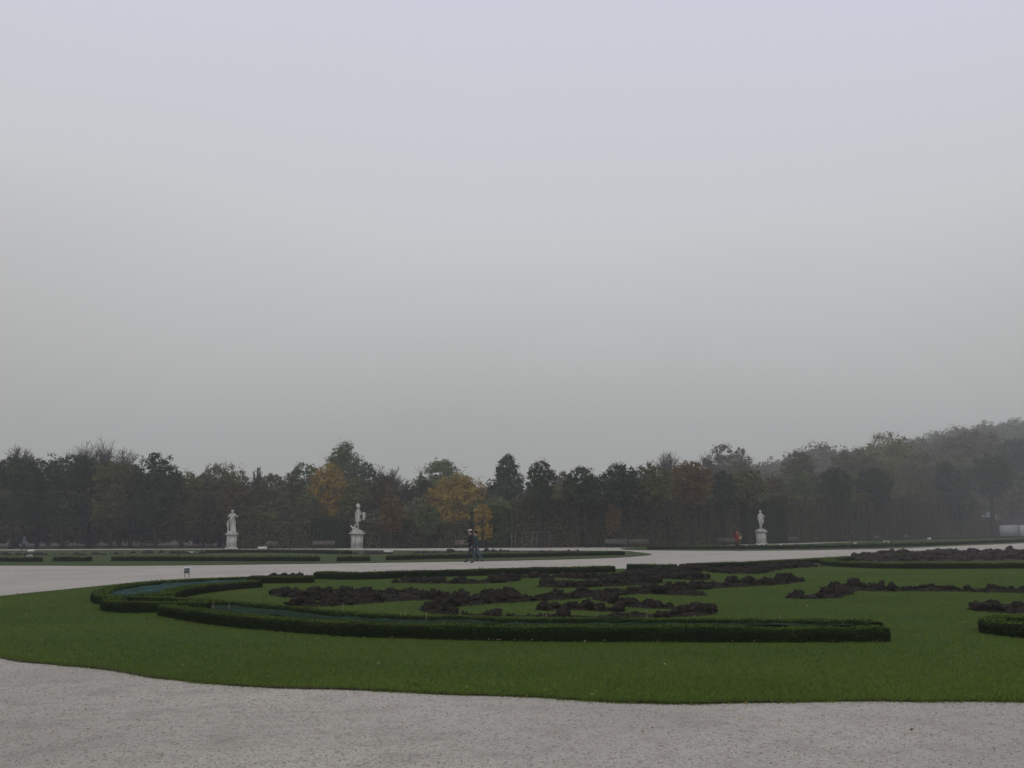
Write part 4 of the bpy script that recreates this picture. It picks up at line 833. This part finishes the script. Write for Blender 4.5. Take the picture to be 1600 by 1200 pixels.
# third: standing figure with folded arm
r3, zt = statue(1190, 851, 'slender white statue with one arm across the chest, rightmost of three, near red-jacketed person', math.radians(45), 0, 1)
f = body(r3, 'figure', mm, legs=((.1, .1), (-.08, .0)), arms=((.1, .2, .09), (.35, 1.7, .16, .14)), bulk=1.12); place(f, zt, 1.34, .25)
fold_cloth('drapery', [(.60, .19, .16, .02), (.8, .2, .17, .02), (.98, .17, .14, 0), (1.2, .18, .145, 0), (1.36, .175, .125, 0), (1.44, .09, .085, 0)], f, mm[0], folds=7, amp=.07)
a = Acc(); ell(a, (0, 0, 1.68), (.11, .125, .125), 14, 9, -.6); a.build('hair', mm[0], f, smooth=True)
a = Acc(); tube(a, [(.26, .02, 1.15), (.3, .03, .8), (.27, .02, .55)], [.05, .075, .03], 8); a.build('sash', mm[0], f, smooth=True)
# ------------------------------------------------------------------ signs, slabs
def sign(px, py, w, h, z0, face, label, tilt=.25, name='small_sign', printed=False):
    x, y = P(px, py, LZ); r = empty(name, (x, y, LZ)); tag(r, label, 'sign')
    for s in (-1, 1): a = Acc(); tube(a, [(s*w*.3, 0, -.05), (s*w*.3, 0, z0+h*.3)], .012, 6); a.build('stake', M['iron'], r)
    b = Acc(); box(b, (0, 0, 0), (w, .025, h)); p = b.build('panel', M['white'], r); p.location = (0, -.01, z0+h/2); p.rotation_euler = (-tilt, 0, 0)
    c = Acc(); box(c, (0, -.015, 0), (w*.84, .012, h*.82)); c.build('face_plate', face, p)
    if printed:
        d = Acc()
        for k in range(4): box(d, (-w*.05*(k % 2), -.0225, h*(.25-.15*k)), (w*(.6-.1*(k % 2)), .003, h*.035))
        d.build('print', M['ink'], p)
    return r
sign(292, 902, .25, .24, .12, M['slate'], 'small dark grey plaque on stakes at the edge of the path left of centre', printed=True)
sign(46, 877, .32, .28, .1, M['slate'], 'small white-framed sign with a grey face on the far lawn at the left edge', tilt=.1, name='framed_sign')
sign(1385, 853.5, .55, .42, .15, M['slate'], 'small white-framed sign on the far lawn right of the third statue', tilt=.1, name='framed_sign')
sign(48, 865, .62, .17, .18, M['white'], 'low white label board behind the framed sign at the left edge', tilt=.6)
def slab(px, py, w, d, h, label, rz=0):
    x, y = P(px, py, LZ); a = Acc(); box(a, (0, 0, h*.5), (w, d, h*.8), rz, taper=.04); box(a, (0, 0, h*.92), (w*1.04, d*1.04, h*.14), rz)
    o = a.build('stone_slab', M['white']); o.location = (x, y, LZ-.01); tag(o, label, 'slab')
slab(290, 864, 1.25, .5, .12, 'long low white slab on the far lawn left of the first statue')
slab(607, 863, .75, .4, .2, 'short white slab right of the second statue')
slab(1218, 852.5, .45, .4, .2, 'small white block right of the third statue pedestal')
slab(1185, 852.6, .4, .35, .25, 'white stone at the foot of the third statue pedestal')
slab(1336, 850.5, .3, .3, .2, 'tiny white block left of the framed sign on the far lawn')
slab(410, 858.3, .9, .4, .3, 'low pale slab on the path right of the first statue')
slab(1452, 843.2, .6, .4, .4, 'pale rounded block where the far right hedge begins')
# benches
def bench(px, D, w, label, src=None):
    r = empty('park_bench', (XD(px, D), D, 0), 0); tag(r, label, 'bench', 'park benches along the hedge')
    a = Acc()
    for k in range(4): box(a, (0, -.18+.12*k, .45), (w, .09, .035))
    a.build('seat', M['benchwood'], r)
    b = Acc()
    for k in range(3): box(b, (0, .26+.03*k, .58+.13*k), (w, .03, .09))
    b.build('backrest', M['benchwood'], r)
    for s in (-1, 1):
        c = Acc(); x = s*w*.42; tube(c, [(x, -.2, 0), (x, -.17, .43), (x, .22, .43), (x, .36, .9)], .025, 6); tube(c, [(x, .28, 0), (x, .2, .43)], .025, 6); c.build('leg', M['iron'], r)
for px, D, w, lab in [(506, 110, 2.4, 'faint park bench before the hedge left of the second statue'), (724, 108, 1.8, 'faint park bench before the hedge left of the walking couple'),
    (962, 110.5, 2.4, 'faint park bench before the hedge, left one of two right of the metal frame'), (998, 112, 2.2, 'faint park bench before the hedge, right one of two right of the metal frame'),
    (1136, 127, 2.4, 'faint park bench just left of the person in red'), (1232, 145, 2.6, 'faint park bench right of the third statue'), (1360, 172, 2.6, 'distant bench behind the framed sign at right'), (1407, 188, 2.6, 'distant bench right of the framed sign'),
    (425, 111, 1.2, 'short bench beside the low pale slab right of the first statue')]:
    bench(px, D, w, lab)
# thin metal gate frame
Dg = 110.5; x0, x1 = XD(816, Dg), XD(859, Dg); zt = ZD(838, 831.5, Dg)
r = empty('metal_gate_frame', ((x0+x1)/2, Dg, 0)); tag(r, 'thin pale metal gate frame standing before the hedge right of the walking couple', 'gate frame')
w = x1-x0
for xx in (-w/2, -w*.14, 0.02, w/2):
    a = Acc(); tube(a, [(xx, 0, 0), (xx, 0, zt if xx != 0.02 else zt*.9)], .018, 6); a.build('post', M['galv'], r)
a = Acc(); tube(a, [(-w/2, 0, zt), (w/2, 0, zt)], .02, 6); a.build('top_rail', M['galv'], r)
a = Acc()
for k in range(1, 12): xx = -w/2+w*k/12; tube(a, [(xx, 0, .3), (xx, 0, zt*.75)], .004, 3)
for k in range(5): z = .3+k*.28; tube(a, [(-w/2, 0, z), (w/2, 0, z)], .004, 3)
a.build('wire_mesh', M['galv'], r)
for px, lab in ((799, 'left one of two thin poles beside the metal gate frame'), (805, 'right one of two thin poles beside the metal gate frame')):
    a = Acc(); tube(a, [(0, 0, 0), (0, 0, 1.5)], .02, 6); box(a, (0, 0, 1.5), (.08, .08, .05)); o = a.build('thin_pole', M['galv']); o.location = (XD(px, 110), 110, 0); tag(o, lab, 'pole')
# pale hoarding and pavilion at the far right
Dh = 236.
for k, (a0, a1) in enumerate(((1560, 1589.5), (1590.5, 1625))):
    xa, xb = XD(a0, Dh), XD(a1, Dh); z1 = ZD(1580, 820.5, Dh); a = Acc(); r = empty('hoarding', ((xa+xb)/2, Dh, 0)); tag(r, ('long pale grey hoarding panel at the far right edge, left one', 'paler hoarding panel cut off by the right edge')[k], 'hoarding')
    box(a, (0, 0, z1/2+.1), (xb-xa, .12, z1-.2)); a.build('panel', M['panel'] if k == 0 else M['galv2'], r)
    b = Acc()
    for u in (-.49, .49): box(b, (u*(xb-xa)*.98, -.1, z1/2), (.12, .08, z1))
    b.build('edge_posts', M['galv'], r)
Dp = 262.; xc = XD(1545, Dp); r = empty('pavilion', (xc, Dp, 0)); tag(r, 'small pale pavilion glimpsed behind the thick dark trunk at right', 'pavilion')
hz = ZD(1545, 808, Dp); pz = ZD(1545, 798, Dp)
a = Acc(); box(a, (0, 0, hz/2), (2.6, 2.6, hz)); a.build('wall', M['render'], r)
b = Acc(); b.add([(-1.65, -1.65, hz), (1.65, -1.65, hz), (1.65, 1.65, hz), (-1.65, 1.65, hz), (0, 0, pz)], [[0, 1, 4], [1, 2, 4], [2, 3, 4], [3, 0, 4]]); b.add([(-1.65, -1.65, hz), (1.65, -1.65, hz), (1.65, 1.65, hz), (-1.65, 1.65, hz)], [[3, 2, 1, 0]]); b.build('roof', M['roofm'], r)
for s in (-1, 1): c = Acc(); box(c, (s*.9, -1.81, hz*.55), (.8, .06, 1.6)); c.build('window', M['dark'], r)
# ------------------------------------------------------------------ haze
a = Acc(); x0, x1, y0, y1, z0, z1 = -880, 880, -50, 890, -1.2, 90
a.add([(x0, y0, z0), (x1, y0, z0), (x1, y1, z0), (x0, y1, z0), (x0, y0, z1), (x1, y0, z1), (x1, y1, z1), (x0, y1, z1)], [[0, 3, 2, 1], [4, 5, 6, 7], [0, 1, 5, 4], [1, 2, 6, 5], [2, 3, 7, 6], [3, 0, 4, 7]])
hm = bpy.data.materials.new('haze_air'); hm.use_nodes = True; t = hm.node_tree; t.nodes.clear()
ov = t.nodes.new('ShaderNodeOutputMaterial'); pv = t.nodes.new('ShaderNodeVolumePrincipled'); pv.inputs['Color'].default_value = (.88, .905, .92, 1); pv.inputs['Density'].default_value = .00095
t.links.new(pv.outputs[0], ov.inputs['Volume'])
# keep the ground sheet inside the box
gr = bpy.data.objects['ground']; gr.scale = (.97, .97, 1); gr.location = (0, 12, 0)
tag(a.build('haze', hm), 'thin grey mist filling the air of the park', 'haze', kind='stuff')
